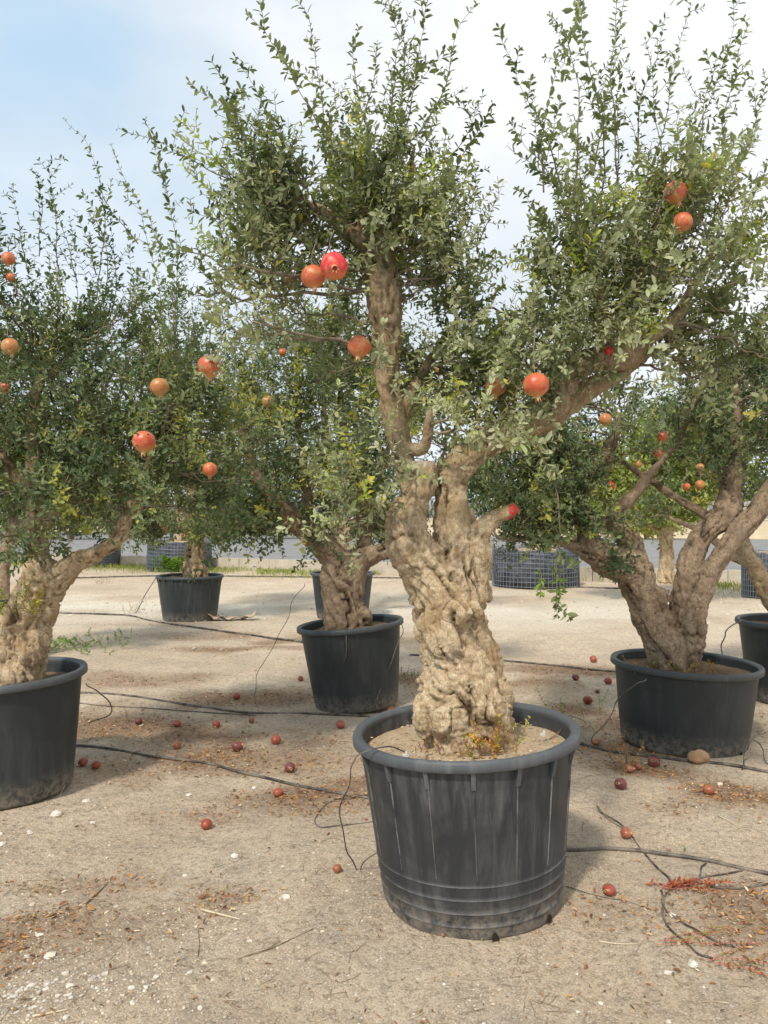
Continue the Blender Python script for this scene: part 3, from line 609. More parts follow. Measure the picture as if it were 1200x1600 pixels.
# --- left front tree
tree('leaning tan-trunked pomegranate tree in the big pot at the left edge', U(22, 1075, 4.5), 4.5,
     limbs=[[(22, 1100, 0, 38), (25, 1065, 0, 36), (30, 1020, 0, 38), (45, 965, 0, 34), (62, 925, 0, 31), (68, 900, 0, 28), (60, 870, .05, 17), (58, 820, .08, 15), (56, 760, .1, 13), (50, 680, .1, 10), (60, 600, .1, 7)],
            [(10, 1095, 0, 26), (-5, 1040, 0, 26), (20, 970, .0, 20), (50, 930, .0, 18)],
            [(75, 925, 0, 22), (115, 882, -.05, 15), (150, 866, -.1, 12), (183, 842, -.1, 11), (200, 805, -.1, 10), (225, 740, -.15, 7), (250, 680, -.15, 4)],
            [(60, 840, .1, 10), (100, 770, .1, 8), (120, 700, 0, 6)], [(55, 780, .1, 9), (10, 720, .1, 8), (-30, 640, .1, 6)]],
     burls=[(20, 1060, -.1, 28, 26), (50, 1010, -.1, 22, 26), (70, 950, -.05, 20, 18)],
     blobs=[(30, 520, .1, 90, 80, .6, 6), (60, 640, .1, 110, 80, .6, 8), (-60, 600, .1, 90, 130, .6, 4), (160, 600, .0, 90, 80, .5, 6), (180, 500, .1, 60, 60, .4, 2.6), (170, 700, -.1, 100, 60, .4, 6), (90, 780, 0, 100, 50, .5, 5), (-60, 740, .1, 80, 80, .5, 3), (220, 770, -.2, 60, 40, .3, 2.0), (70, 840, -.3, 60, 25, .15, .7), (300, 760, -.1, 60, 45, .3, 2.8, .5), (310, 640, .1, 60, 70, .3, 2.6, .5), (380, 700, .1, 50, 50, .3, 1.5, .5)],
     shoots=[(90, 420, 75, 250, 0), (60, 400, 55, 270, .1), (40, 420, 20, 300, .1), (120, 440, 72, 295, .1), (150, 470, 102, 188, .2), (160, 480, 130, 300, .2), (10, 440, 0, 330, 0), (170, 500, 165, 330, .1), (110, 520, 118, 400, .1), (200, 520, 200, 390, 0), (150, 430, 118, 330, .1), (-30, 420, -40, 300, 0), (220, 560, 232, 420, 0), (225, 600, 172, 222, -.1), (262, 560, 236, 214, -.1), (215, 380, 150, 300, 0), (280, 620, 285, 420, .1), (130, 560, 140, 440, .1), (20, 500, 30, 380, .1), (100, 520, 80, 400, -.1), (190, 600, 190, 480, -.1)],
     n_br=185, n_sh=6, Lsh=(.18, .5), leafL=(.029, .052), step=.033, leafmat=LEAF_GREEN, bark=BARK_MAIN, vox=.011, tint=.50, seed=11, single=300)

# --- middle tree behind
tree('low-forked dark-trunked pomegranate tree in the tilted pot behind the front trunk', U(540, 985, 6.6), 6.6,
     limbs=[[(538, 1005, 0, 32), (540, 975, 0, 31), (537, 940, 0, 30), (533, 900, 0, 31), (522, 872, 0, 20), (490, 840, -.1, 17), (455, 810, -.2, 16), (432, 785, -.3, 13), (400, 740, -.4, 8), (380, 680, -.4, 6)],
            [(548, 905, 0, 22), (560, 880, 0, 17), (585, 866, .0, 13), (620, 850, .1, 11), (650, 810, .2, 8), (680, 740, .3, 6)],
            [(545, 890, .1, 16), (568, 845, .2, 12), (560, 780, .3, 9), (540, 690, .3, 7), (530, 600, .3, 5)], [(480, 830, 0, 10), (480, 770, .1, 7), (470, 690, .1, 5)]],
     burls=[(562, 965, -.05, 16, 16), (520, 930, -.05, 14, 24)],
     blobs=[(450, 600, 0, 90, 90, .7, 7), (540, 650, .1, 90, 80, .7, 7), (400, 690, -.2, 80, 70, .6, 5), (480, 740, 0, 100, 50, .6, 6), (560, 780, .2, 60, 50, .5, 4), (420, 520, 0, 70, 80, .5, 4), (540, 540, .2, 70, 70, .5, 4), (640, 620, .3, 70, 90, .5, 3), (380, 810, -.3, 60, 35, .4, 3.2), (500, 830, -.2, 60, 25, .25, 1.6), (600, 820, .3, 50, 25, .4, 2)],
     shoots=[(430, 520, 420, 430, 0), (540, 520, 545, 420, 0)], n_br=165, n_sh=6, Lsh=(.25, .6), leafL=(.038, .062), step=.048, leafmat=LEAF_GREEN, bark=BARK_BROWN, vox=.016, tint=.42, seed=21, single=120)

# --- right tree
tree('many-limbed knobbly pomegranate tree in the wide shallow pot on the right', U(1055, 1050, 5.48), 5.48,
     limbs=[[(1052, 1078, 0, 30), (1050, 1045, 0, 30), (1040, 1005, 0, 30), (1018, 960, 0, 27), (1003, 925, 0, 26), (985, 890, 0, 27), (950, 875, -.05, 24), (925, 858, -.1, 20), (918, 825, -.1, 15), (905, 795, -.1, 14), (912, 762, -.1, 14), (940, 732, 0, 12), (960, 680, .1, 8)],
            [(930, 872, -.1, 13), (890, 850, -.15, 8), (845, 842, -.2, 6), (800, 842, -.25, 4)],
            [(990, 890, .05, 22), (985, 850, .1, 17), (962, 808, .1, 14), (990, 775, .15, 9), (1020, 735, .2, 6), (1060, 690, .3, 4), (1080, 640, .3, 3)],
            [(1060, 1040, 0, 27), (1072, 995, 0, 26), (1072, 955, .0, 22), (1070, 925, .0, 20), (1078, 880, 0, 17), (1098, 835, 0, 15), (1135, 800, 0, 18), (1142, 760, 0, 14), (1150, 705, .05, 9), (1152, 640, .1, 5)],
            [(1080, 985, -.05, 22), (1090, 940, -.08, 17), (1112, 890, -.1, 14), (1145, 842, -.1, 14), (1172, 810, -.1, 15), (1205, 770, -.1, 15), (1250, 710, -.1, 12), (1280, 640, -.1, 9)],
            [(1085, 870, .1, 9), (1110, 815, .2, 8), (1060, 780, .3, 6), (1000, 740, .4, 5)]],
     burls=[(1040, 1010, -.06, 20, 20), (1028, 935, -.06, 16, 22), (1080, 1010, -.05, 20, 22), (1072, 930, -.02, 18, 20), (1136, 800, -.02, 20, 18), (1055, 1040, -.08, 16, 20)],
     blobs=[(860, 760, 0, 70, 60, .5, 7), (820, 700, .1, 60, 60, .5, 5), (850, 815, -.12, 70, 30, .3, 6), (900, 790, -.25, 40, 40, .15, 2), (930, 700, .1, 90, 60, .6, 4), (1160, 640, .1, 70, 60, .6, 5), (1170, 560, .2, 60, 50, .5, 3.2), (1230, 680, 0, 70, 70, .6, 4), (1090, 690, .3, 50, 50, .5, 2.5), (960, 850, -.15, 35, 40, .1, .8), (1120, 740, -.05, 50, 30, .2, 1.2), (930, 630, .1, 80, 40, .4, 3), (790, 620, .2, 50, 60, .4, 2), (1030, 650, .3, 50, 40, .4, 1.6)],
     shoots=[(1140, 600, 1130, 520, 0), (1180, 560, 1175, 480, .1), (1050, 640, 1010, 590, .2)],
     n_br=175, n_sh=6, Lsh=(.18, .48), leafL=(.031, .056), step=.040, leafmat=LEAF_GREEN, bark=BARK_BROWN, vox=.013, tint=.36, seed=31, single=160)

# --- farther trees
def small_tree(label, px, py, d, limbs, blobs, **kw):
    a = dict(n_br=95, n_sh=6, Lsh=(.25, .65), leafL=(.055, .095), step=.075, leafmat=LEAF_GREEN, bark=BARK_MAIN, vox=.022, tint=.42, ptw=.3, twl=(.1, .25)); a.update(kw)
    return tree(label, U(px, py, d), d, limbs, blobs, **a)
small_tree('pale-trunked pomegranate tree in the small ribbed pot left of centre', 306, 900, 11.85,
     [[(307, 912, 0, 17), (306, 895, 0, 17), (303, 870, 0, 14), (307, 845, 0, 13), (308, 815, 0, 11), (300, 770, 0, 8), (290, 690, 0, 6)], [(303, 840, 0, 8), (285, 825, -.1, 7), (258, 823, -.2, 6), (235, 790, -.3, 5)], [(308, 810, 0, 8), (345, 780, .1, 6), (370, 720, .1, 5)]],
     [(270, 500, 0, 70, 60, .8, 5), (280, 570, 0, 80, 80, .9, 7), (330, 660, 0, 90, 80, .9, 8), (250, 690, 0, 70, 80, .8, 6), (290, 770, 0, 80, 40, .8, 5), (370, 570, 0, 50, 70, .7, 3), (215, 590, 0, 50, 70, .6, 3), (370, 790, -.2, 35, 30, .3, 1), (240, 822, -.2, 50, 16, .4, 3.5), (350, 826, -.1, 45, 14, .4, 3.5), (200, 800, .1, 50, 25, .5, 3.5), (415, 818, .2, 40, 18, .5, 3)],
     shoots=[(210, 560, 205, 420, 0), (300, 500, 290, 400, 0), (340, 520, 350, 420, 0)], seed=41, n_br=240, amp=1.4, tint=.45)
small_tree('pomegranate tree rising from the pot half hidden behind the tilted pot', 535, 905, 12.2,
     [[(535, 920, 0, 16), (533, 880, 0, 14), (530, 840, 0, 12), (520, 780, 0, 8), (510, 680, 0, 6)], [(533, 850, 0, 9), (570, 800, 0, 7), (600, 720, 0, 5)]],
     [(500, 640, 0, 90, 90, .9, 7), (590, 620, 0, 80, 100, .9, 7), (540, 740, 0, 100, 50, .9, 5), (500, 520, 0, 60, 70, .7, 3), (680, 650, 0, 60, 80, .7, 4)], seed=51, bark=BARK_BROWN)
small_tree('thin pomegranate tree in the pot cut by the left edge of the picture', 4, 940, 8.36,
     [[(2, 958, 0, 12), (4, 930, 0, 11), (6, 890, 0, 9), (12, 850, 0, 8), (20, 810, 0, 7), (10, 740, 0, 7)], [(16, 845, 0, 8), (42, 818, 0, 6), (60, 770, 0, 4)], [(10, 880, 0, 7), (-30, 830, 0, 6), (-60, 760, 0, 5)]],
     [(-20, 700, 0, 90, 70, .8, 6), (40, 740, 0, 80, 50, .7, 5), (20, 620, 0, 80, 70, .8, 5)], seed=61, bark=BARK_BROWN, leafL=(.045, .075), step=.058, n_br=70)
small_tree('slender pomegranate tree in the pot cut by the right edge of the picture', 1235, 970, 6.7,
     [[(1238, 985, 0, 17), (1225, 960, 0, 16), (1195, 918, 0, 14), (1176, 880, 0, 13), (1160, 845, 0, 11), (1150, 790, 0, 8), (1130, 720, .1, 6)], [(1172, 880, 0, 9), (1140, 866, .1, 8), (1105, 835, .1, 6), (1060, 815, .2, 4)], [(1225, 955, 0, 12), (1240, 880, 0, 10), (1260, 780, 0, 8)]],
     [(1120, 640, .1, 60, 50, .6, 3), (1220, 620, .1, 60, 80, .6, 4), (1180, 720, .1, 60, 50, .5, 3), (1250, 520, .1, 60, 60, .6, 2), (1040, 800, .2, 50, 16, .3, .8)], seed=71, leafL=(.042, .068), step=.052, n_br=60)
small_tree('yellow-green pomegranate tree growing beyond the right pots', 1040, 885, 14.0,
     [[(1040, 910, 0, 12), (1042, 860, 0, 10), (1035, 820, 0, 9), (1020, 750, 0, 6)], [(1040, 840, 0, 6), (1075, 790, 0, 5), (1090, 720, 0, 4)], [(1036, 830, 0, 6), (990, 800, 0, 5), (970, 740, 0, 4)]],
     [(1040, 680, 0, 80, 50, 1.0, 8), (990, 740, 0, 80, 50, 1.0, 7), (1100, 730, 0, 70, 60, .9, 7), (1010, 795, 0, 100, 28, .9, 7), (1100, 670, 0, 40, 40, .8, 2), (930, 780, 0, 40, 40, .8, 3)], seed=81, leafmat=LEAF_YELLOW, leafL=(.07, .12), n_br=280)
small_tree('bushy pomegranate tree planted in the wire basket beyond the front trunk', 836, 868, 17.6,
     [[(836, 885, 0, 10), (838, 850, 0, 9), (840, 810, 0, 7), (830, 740, 0, 5)], [(838, 840, 0, 5), (800, 790, 0, 4)], [(840, 830, 0, 5), (880, 780, 0, 4)]],
     [(830, 720, 0, 60, 60, 1.0, 6), (760, 730, 0, 50, 60, 1.0, 5), (900, 720, 0, 50, 60, 1.0, 5), (800, 800, 0, 70, 18, .8, 2)], seed=91, leafL=(.09, .14), step=.1, n_br=130)
small_tree('dark green pomegranate tree planted in the wire basket behind the small ribbed pot', 281, 852, 22.5,
     [[(281, 868, 0, 9), (283, 830, 0, 8), (280, 780, 0, 6), (270, 720, 0, 4)], [(282, 820, 0, 5), (315, 780, 0, 4)], [(282, 825, 0, 5), (245, 780, 0, 4)]],
     [(240, 740, 0, 70, 60, 1.4, 6), (320, 730, 0, 70, 60, 1.4, 6), (180, 780, 0, 50, 40, 1.2, 4), (390, 760, 0, 40, 50, 1.2, 3), (120, 780, 0, 60, 50, 1.2, 5), (40, 790, 0, 50, 40, 1.2, 4), (220, 812, 0, 80, 20, 1.0, 4), (400, 805, 0, 60, 25, 1.0, 4)], seed=101, leafL=(.10, .16), step=.12, n_br=170, Lsh=(.3, .8))
# trees beyond the far fence: wide dark crowns on plain trunks
FAR = [(30, 60, 92, 'rounded'), (170, 66, 88, 'spreading'), (420, 62, 95, 'tall'), (560, 70, 80, 'pointed'), (720, 64, 85, 'bushy'), (900, 66, 78, 'low'), (1010, 62, 70, 'pale'), (1130, 60, 78, 'leaning'), (1260, 64, 90, 'broad')]
WHERE = ['furthest left', 'above the left pots', 'left of the middle tilted pot', 'behind the middle tilted pot', 'just right of the front trunk', 'above the right wire basket', 'left of the wide shallow pot', 'behind the right tree', 'beyond the right edge pot']
for i, (px, d, top, kd) in enumerate(FAR):
    hh = top; small_tree(kd + ' distant tree behind the grey sheet fence, ' + WHERE[i], px, 842, d,
        [[(px, 845, 0, 5), (px + 2, 815, 0, 4.5), (px, 795, 0, 3.5), (px - 2, 770, 0, 2.5)], [(px, 805, 0, 3), (px + 25, 780, 0, 2)], [(px, 805, 0, 3), (px - 25, 785, 0, 2)]],
        [(px, 755, 0, 70, 35, 2.5, 5), (px - 40, 785, 0, 45, 25, 2, 3), (px + 40, 785, 0, 45, 25, 2, 3), (px + 5, 735, 0, 45, hh * .35, 2, 3)], seed=200 + i, leafL=(.3, .45), step=.4, Lsh=(.8, 1.8), twl=(.4, .9), n_br=75, vox=.08, bark=BARK_BROWN, tint=.25 if kd != 'pale' else .6)

for i, (px, d, kd) in enumerate([(-20, 52, 'dark shrub across the road, leftmost, behind the leaning trunk'), (110, 50, 'rounded shrub across the road above the far narrow basket'), (240, 53, 'broad shrub across the road behind the small ribbed pot'),
        (370, 50, 'low shrub across the road between the ribbed pot and the tilted pot'), (480, 52, 'shrub across the road behind the fork of the middle tree'), (900, 48, 'shrub across the road left of the right tree'), (1010, 50, 'yellowish shrub across the road behind the right tree')]):
    small_tree(kd, px, 842, d, [[(px, 845, 0, 4), (px + 1, 825, 0, 3), (px - 1, 808, 0, 2)], [(px + 1, 838, 0, 3), (px + 20, 818, 0, 2)], [(px + 1, 838, 0, 3), (px - 20, 818, 0, 2)]],
        [(px, 812, 0, 55, 20, 1.5, 5), (px - 35, 822, 0, 38, 14, 1.2, 3), (px + 35, 822, 0, 38, 14, 1.2, 3)], seed=300 + i, leafL=(.18, .30), step=.25, Lsh=(.4, .9), twl=(.2, .5), n_br=80, vox=.06, bark=BARK_BROWN, tint=.25, obj_name='roadside_shrub', cat='shrub', leafmat=LEAF_YELLOW if i == 6 else LEAF_GREEN)

# ------------------------------------------------------------------ pots
def lathe(prof, seg=96, wob=0.0, ph=0.0, attrf=None):
    prof = np.asarray(prof, float); an = np.linspace(0, 2 * math.pi, seg, endpoint=False)
    k = 1 + wob * np.cos(2 * (an - ph)) + wob * .5 * np.cos(3 * an + 1.3)
    V = np.stack([prof[:, None, 0] * np.cos(an) * k, prof[:, None, 0] * np.sin(an) * k, prof[:, None, 1] + 0 * an], -1)
    n = len(prof); idx = np.arange(n * seg).reshape(n, seg); nx = np.roll(idx, -1, 1)
    Fq = np.stack([idx[:-1], nx[:-1], nx[1:], idx[1:]], -1).reshape(-1, 4)
    A = np.repeat(np.zeros(n) if attrf is None else np.asarray(attrf, float), seg)
    return V.reshape(-1, 3), Fq, A
def pot(label, c, W, h, Wb, body, rim, tilt=(0, 0), soil=SOIL_DARK, soil_d=.10, ribs=0, long_ribs=False, rings=False, wob=.006, rph=0.0, notches=()):
    R = W / 2; Rb = Wb / 2; root = thing('plant_pot', label, 'pot', c); root.rotation_euler = (tilt[0], tilt[1], 0)
    Ro = R - .028
    prof = [(0.0, .012), (Rb - .03, .012), (Rb - .004, .0), (Rb, .012)]; at = [.1, .1, .5, .35]
    def rad(z): return Rb + (Ro - Rb) * (z / h) ** .92
    zs = np.linspace(.03, h - .06, 26)
    ringz = [h * .075, h * .150, h * .225, h * .30] if rings else []
    pts = [(rad(z), z, .28 * max(0, 1 - z / (h * .10))) for z in zs]
    for zr in ringz:
        for dz, dr, a in ((-.003, 0, 0), (0, .0, .1), (.001, .0028, .95), (.003, .0028, .7), (.004, 0, .1)): pts.append((rad(zr + dz) + dr, zr + dz, a))
    pts.sort(key=lambda q: q[1])
    for q in pts: prof.append((q[0], q[1])); at.append(q[2])
    prof += [(rad(h - .06), h - .055), (rad(h) + .004, h - .050), (rad(h) + .004, h - .012)]; at += [0, 0, 0]
    zi = np.linspace(h - .012, h - soil_d - .06, 6)
    for z in zi: prof.append((rad(z) - .008, z)); at.append(.12)
    V, Fq, A = lathe(prof, 96, wob, rph, at); mb = MB(); mb.addnp(V, Fq); mb.A = [A]; mb.obj('body', body, root)
    # rolled rim, rectangular-rounded with a small inner lip
    rp = [(Ro - .006, h - .040), (R - .006, h - .044), (R - .001, h - .040), (R, h - .024), (R - .001, h - .010), (R - .007, h - .001), (R - .016, h + .001), (R - .026, h - .002), (Ro - .012, h - .008), (Ro - .016, h - .020), (Ro - .006, h - .040)]
    V, Fq, A = lathe(rp, 96, wob, rph, [0] * len(rp)); mb = MB(); mb.addnp(V, Fq); mb.A = [A + .05]; mb.obj('rim', rim, root)
    # soil surface, uneven
    nr_, sg = 14, 64; rs = np.linspace(0, 1, nr_); Rs = rad(h - soil_d) - .009; an = np.linspace(0, 2 * math.pi, sg, endpoint=False); k = 1 + wob * np.cos(2 * (an - rph)) + wob * .5 * np.cos(3 * an + 1.3)
    X = rs[:, None] * Rs * np.cos(an) * k; Y = rs[:, None] * Rs * np.sin(an) * k
    Z = h - soil_d + .022 * fbm(np.stack([X.ravel(), Y.ravel(), X.ravel() * 0 + c[0]], 1) * 9, 3, 5).reshape(X.shape) * np.clip((1 - rs[:, None]) * 8, .3, 1) + .03 * (1 - rs[:, None])
    mb = MB(); idx = np.arange(nr_ * sg).reshape(nr_, sg); nx = np.roll(idx, -1, 1)
    mb.addnp(np.stack([X, Y, Z], -1), np.stack([idx[:-1], nx[:-1], nx[1:], idx[1:]], -1).reshape(-1, 4)); mb.obj('soil', soil, root, kind='stuff')
    # gussets under the rim and the long moulding ribs below them
    for i in range(ribs):
        a = rph + i * 2 * math.pi / ribs; kk = 1 + wob * math.cos(2 * (a - rph)) + wob * .5 * math.cos(3 * a + 1.3); mb = MB()
        def pt(z, dr, da): rr = rad(z) * kk + dr; return [rr * math.cos(a + da), rr * math.sin(a + da), z]
        w = .009 / R; z1, z0 = h - .042, h - .115
        mb.add([pt(z1, -.002, -w), pt(z1, -.002, w), pt(z1, .020, w), pt(z1, .020, -w), pt(z0, -.002, -w), pt(z0, -.002, w), pt(z0, .007, w), pt(z0, .007, -w)],
               [(0, 1, 2, 3), (4, 7, 6, 5), (0, 3, 7, 4), (1, 5, 6, 2), (3, 2, 6, 7)], .15)
        mb.obj('gusset', rim, root, False)
        if long_ribs:
            mb = MB(); w = .0035 / R; zz = np.linspace(z0 + .004, h * .34, 8); V = []; f = []
            for j, z in enumerate(zz):
                tpr = 1 - j / 9.0; V += [pt(z, -.002, -w), pt(z, .0055 * tpr + .001, 0), pt(z, -.002, w)]
                if j: q = 3 * j; f += [(q - 3, q - 2, q + 1, q), (q - 2, q - 1, q + 2, q + 1)]
            mb.add(V, f, .8); mb.obj('rib', body, root, False)
    for a in notches:
        mb = MB(); rr = rad(.03)
        V = [];
        for (da, z) in ((-.035, .004), (-.033, .024), (-.014, .034), (.016, .031), (.032, .020), (.035, .004)): V.append([(rr + .0035) * math.cos(a + da), (rr + .0035) * math.sin(a + da), z])
        Vb = [[v[0] * .985, v[1] * .985, v[2]] for v in V]; mb.add(V + Vb, [(5, 4, 3, 2, 1, 0)] + [(i, i + 1, 7 + i, 6 + i) for i in range(5)]); mb.obj('drain_hole', BLACKHOLE, root, False)
    return root
BLACKHOLE, t, b = mat('drain_shadow_plastic', .9, .1); b.inputs['Base Color'].default_value = (.030, .024, .018, 1)
potA = pot('largest weathered grey-black pot in front with pale scuffed rings near its base', (.375, D_A + .02, -.005), .95, .71, .735, PLASTIC, PLASTIC_RIM, (0, math.radians(-2.6)), SOIL_POT, .085, 16, True, True, .006, .35, (-1.45, -.75))
gB = G(558, 1097); potB = pot('dark tilted pot with a grey tube down its side, left behind the front pot', (gB[0], gB[1], -.01), .91, .70, .70, PLASTIC_DARK, PLASTIC_RIMD, (0, math.radians(-5)), SOIL_DARK, .07, 0)
potC = pot('big smooth black pot cut by the left edge, holding the leaning trunk', (U(5, 0, 4.5)[0], 4.5, 0), .97, .685, .76, PLASTIC_DARK, PLASTIC_RIM, (0, math.radians(-2)), SOIL_DARK, .09, 0)
potD = pot('wide shallow dark pot on the right with a brown stone at its foot', (U(1066, 0, 5.48)[0], 5.48, -.01), 1.02, .575, .84, PLASTIC_DARK, PLASTIC_RIMD, (0, math.radians(1.8)), SOIL_DARK, .07, 0, notches=(-.9,))
potE = pot('small distant black pot with vertical ribs, left of centre', (U(297, 0, 11.85)[0], 11.85, 0), 1.02, .68, .80, PLASTIC_DARK, PLASTIC_RIMD, (0, 0), SOIL_DARK, .06, 20, True)
potF = pot('dark pot mostly hidden behind the tilted middle pot', (U(535, 0, 12.2)[0], 12.2, 0), 1.02, .70, .80, PLASTIC_DARK, PLASTIC_RIM, (0, 0), SOIL_DARK, .06, 0)
potG = pot('black pot cut by the right edge of the picture, behind the wide shallow pot', (U(1242, 0, 6.7)[0], 6.7, 0), .96, .69, .74, PLASTIC_DARK, PLASTIC_RIMD, (0, 0), SOIL_DARK, .07, 0)
potH = pot('bluish black pot just showing at the left edge behind the leaning trunk', (U(-52, 0, 8.36)[0], 8.36, 0), .94, .69, .74, PLASTIC_DARK, PLASTIC_RIMD, (0, 0), SOIL_DARK, .07, 0)

def basket(label, px, d, W, h):
    c = U(px, 805, d); root = thing('wire_basket', label, 'basket', (c[0], c[1], 0)); R = W / 2
    mb = MB(); pr = [(0, 0), (R * .96, .0), (R * .97, h * .5), (R * .95, h * .92), (R * .80, h * .97), (0, h * .88)]
    V, Fq, A = lathe(pr, 48, .015); V = V + np.stack([fbm(V * 3, 3, 4), fbm(V * 3 + 9, 3, 5), fbm(V * 3 + 5, 2, 6)], 1) * .045; mb.addnp(V, Fq); mb.obj('root_wrap', FABRIC, root)
    mb = MB(); Rw = R * 1.0; sag = random.uniform(0, 6)
    for i in range(64):
        a = i * 2 * math.pi / 64; tube(mb, [(Rw * math.cos(a), Rw * math.sin(a), 0), (Rw * .985 * math.cos(a), Rw * .985 * math.sin(a), h * (1 + random.uniform(-.01, .02)))], .006, 4)
    an = np.linspace(0, 2 * math.pi, 49)
    for z in np.linspace(.03, h * .985, 9): tube(mb, np.stack([Rw * .995 * np.cos(an), Rw * .995 * np.sin(an), an * 0 + z + .02 * np.sin(3 * an + sag) * z / h], 1), .006, 4)
    mb.obj('wire_mesh', WIRE, root, False)
    mb = MB(); V, Fq, A = lathe([(0, h * .98), (R * .5, h * .97), (R * .85, h * .88)], 32, .01); V[:, 2] += .03 * fbm(V * 5, 3, 7); mb.addnp(V, Fq[:, ::-1]); mb.obj('soil', SOIL_POT, root, kind='stuff')
basket('round wire mesh basket with dark wrap on the pale strip right of the front trunk', 836, 17.6, 1.95, .86)
basket('wire mesh basket standing behind the small ribbed pot', 281, 22.5, 1.85, .86)
basket('wire mesh basket half hidden at the right edge near the kerb', 1215, 15.0, 1.3, .9)
basket('narrow distant wire mesh basket left of the small ribbed pot', 168, 24.0, .8, .7)

# ------------------------------------------------------------------ hanging and fallen fruit
def fruit_parts(root, r, m, calyx_dir=(0, 0, -1), hollow=False):
    n, sg = 14, 22; th = np.linspace(.001, math.pi - .001, n); an = np.linspace(0, 2 * math.pi, sg, endpoint=False)
    k = 1 + random.uniform(.012, .03) * np.cos(6 * an + .4) + random.uniform(.0, .035) * np.cos(2 * an + random.uniform(0, 6)) + .015 * np.cos(an + random.uniform(0, 6))
    rr = r * (np.sin(th) ** .94); zz = r * .93 * np.cos(th); zz = np.where(th > 2.5, zz - (th - 2.5) ** 2 * r * .25, zz)
    V = np.stack([rr[:, None] * np.cos(an) * k, rr[:, None] * np.sin(an) * k, np.broadcast_to(zz[:, None], (n, sg))], -1)
    q = Vector((0, 0, -1)).rotation_difference(Vector(calyx_dir)).to_matrix(); Rm = np.array(q)
    idx = np.arange(n * sg).reshape(n, sg); nx = np.roll(idx, -1, 1); mb = MB(); mb.addnp(V.reshape(-1, 3) @ Rm.T, np.stack([idx[:-1], idx[1:], nx[1:], nx[:-1]], -1).reshape(-1, 4)); mb.obj('rind', m, root)
    # calyx: short tube with six flared teeth
    mb = MB(); z0 = -r * .93; prof = [(r * .30, z0 + r * .08), (r * .20, z0 - r * .10), (r * .19, z0 - r * .25)]; V, Fq, A = lathe(prof, 12); mb.addnp(V @ Rm.T, Fq)
    V2, F2, _ = lathe([(r * .15, z0 - r * .25), (r * .13, z0 - r * .02), (0, z0 - r * .02)], 12); mb.addnp(V2 @ Rm.T, F2)
    for i in range(6):
        a = i * math.pi / 3 + .2; w = .42; fl = r * random.uniform(.24, .34)
        pts = np.array([[r * .19 * math.cos(a - w), r * .19 * math.sin(a - w), z0 - r * .24], [r * .19 * math.cos(a + w), r * .19 * math.sin(a + w), z0 - r * .24], [fl * math.cos(a), fl * math.sin(a), z0 - r * random.uniform(.42, .55)], [r * .15 * math.cos(a), r * .15 * math.sin(a), z0 - r * .24]])
        mb.add(pts @ Rm.T, [(0, 1, 2), (0, 2, 3), (1, 3, 2)])
    mb.obj('calyx', CALYX, root, False)
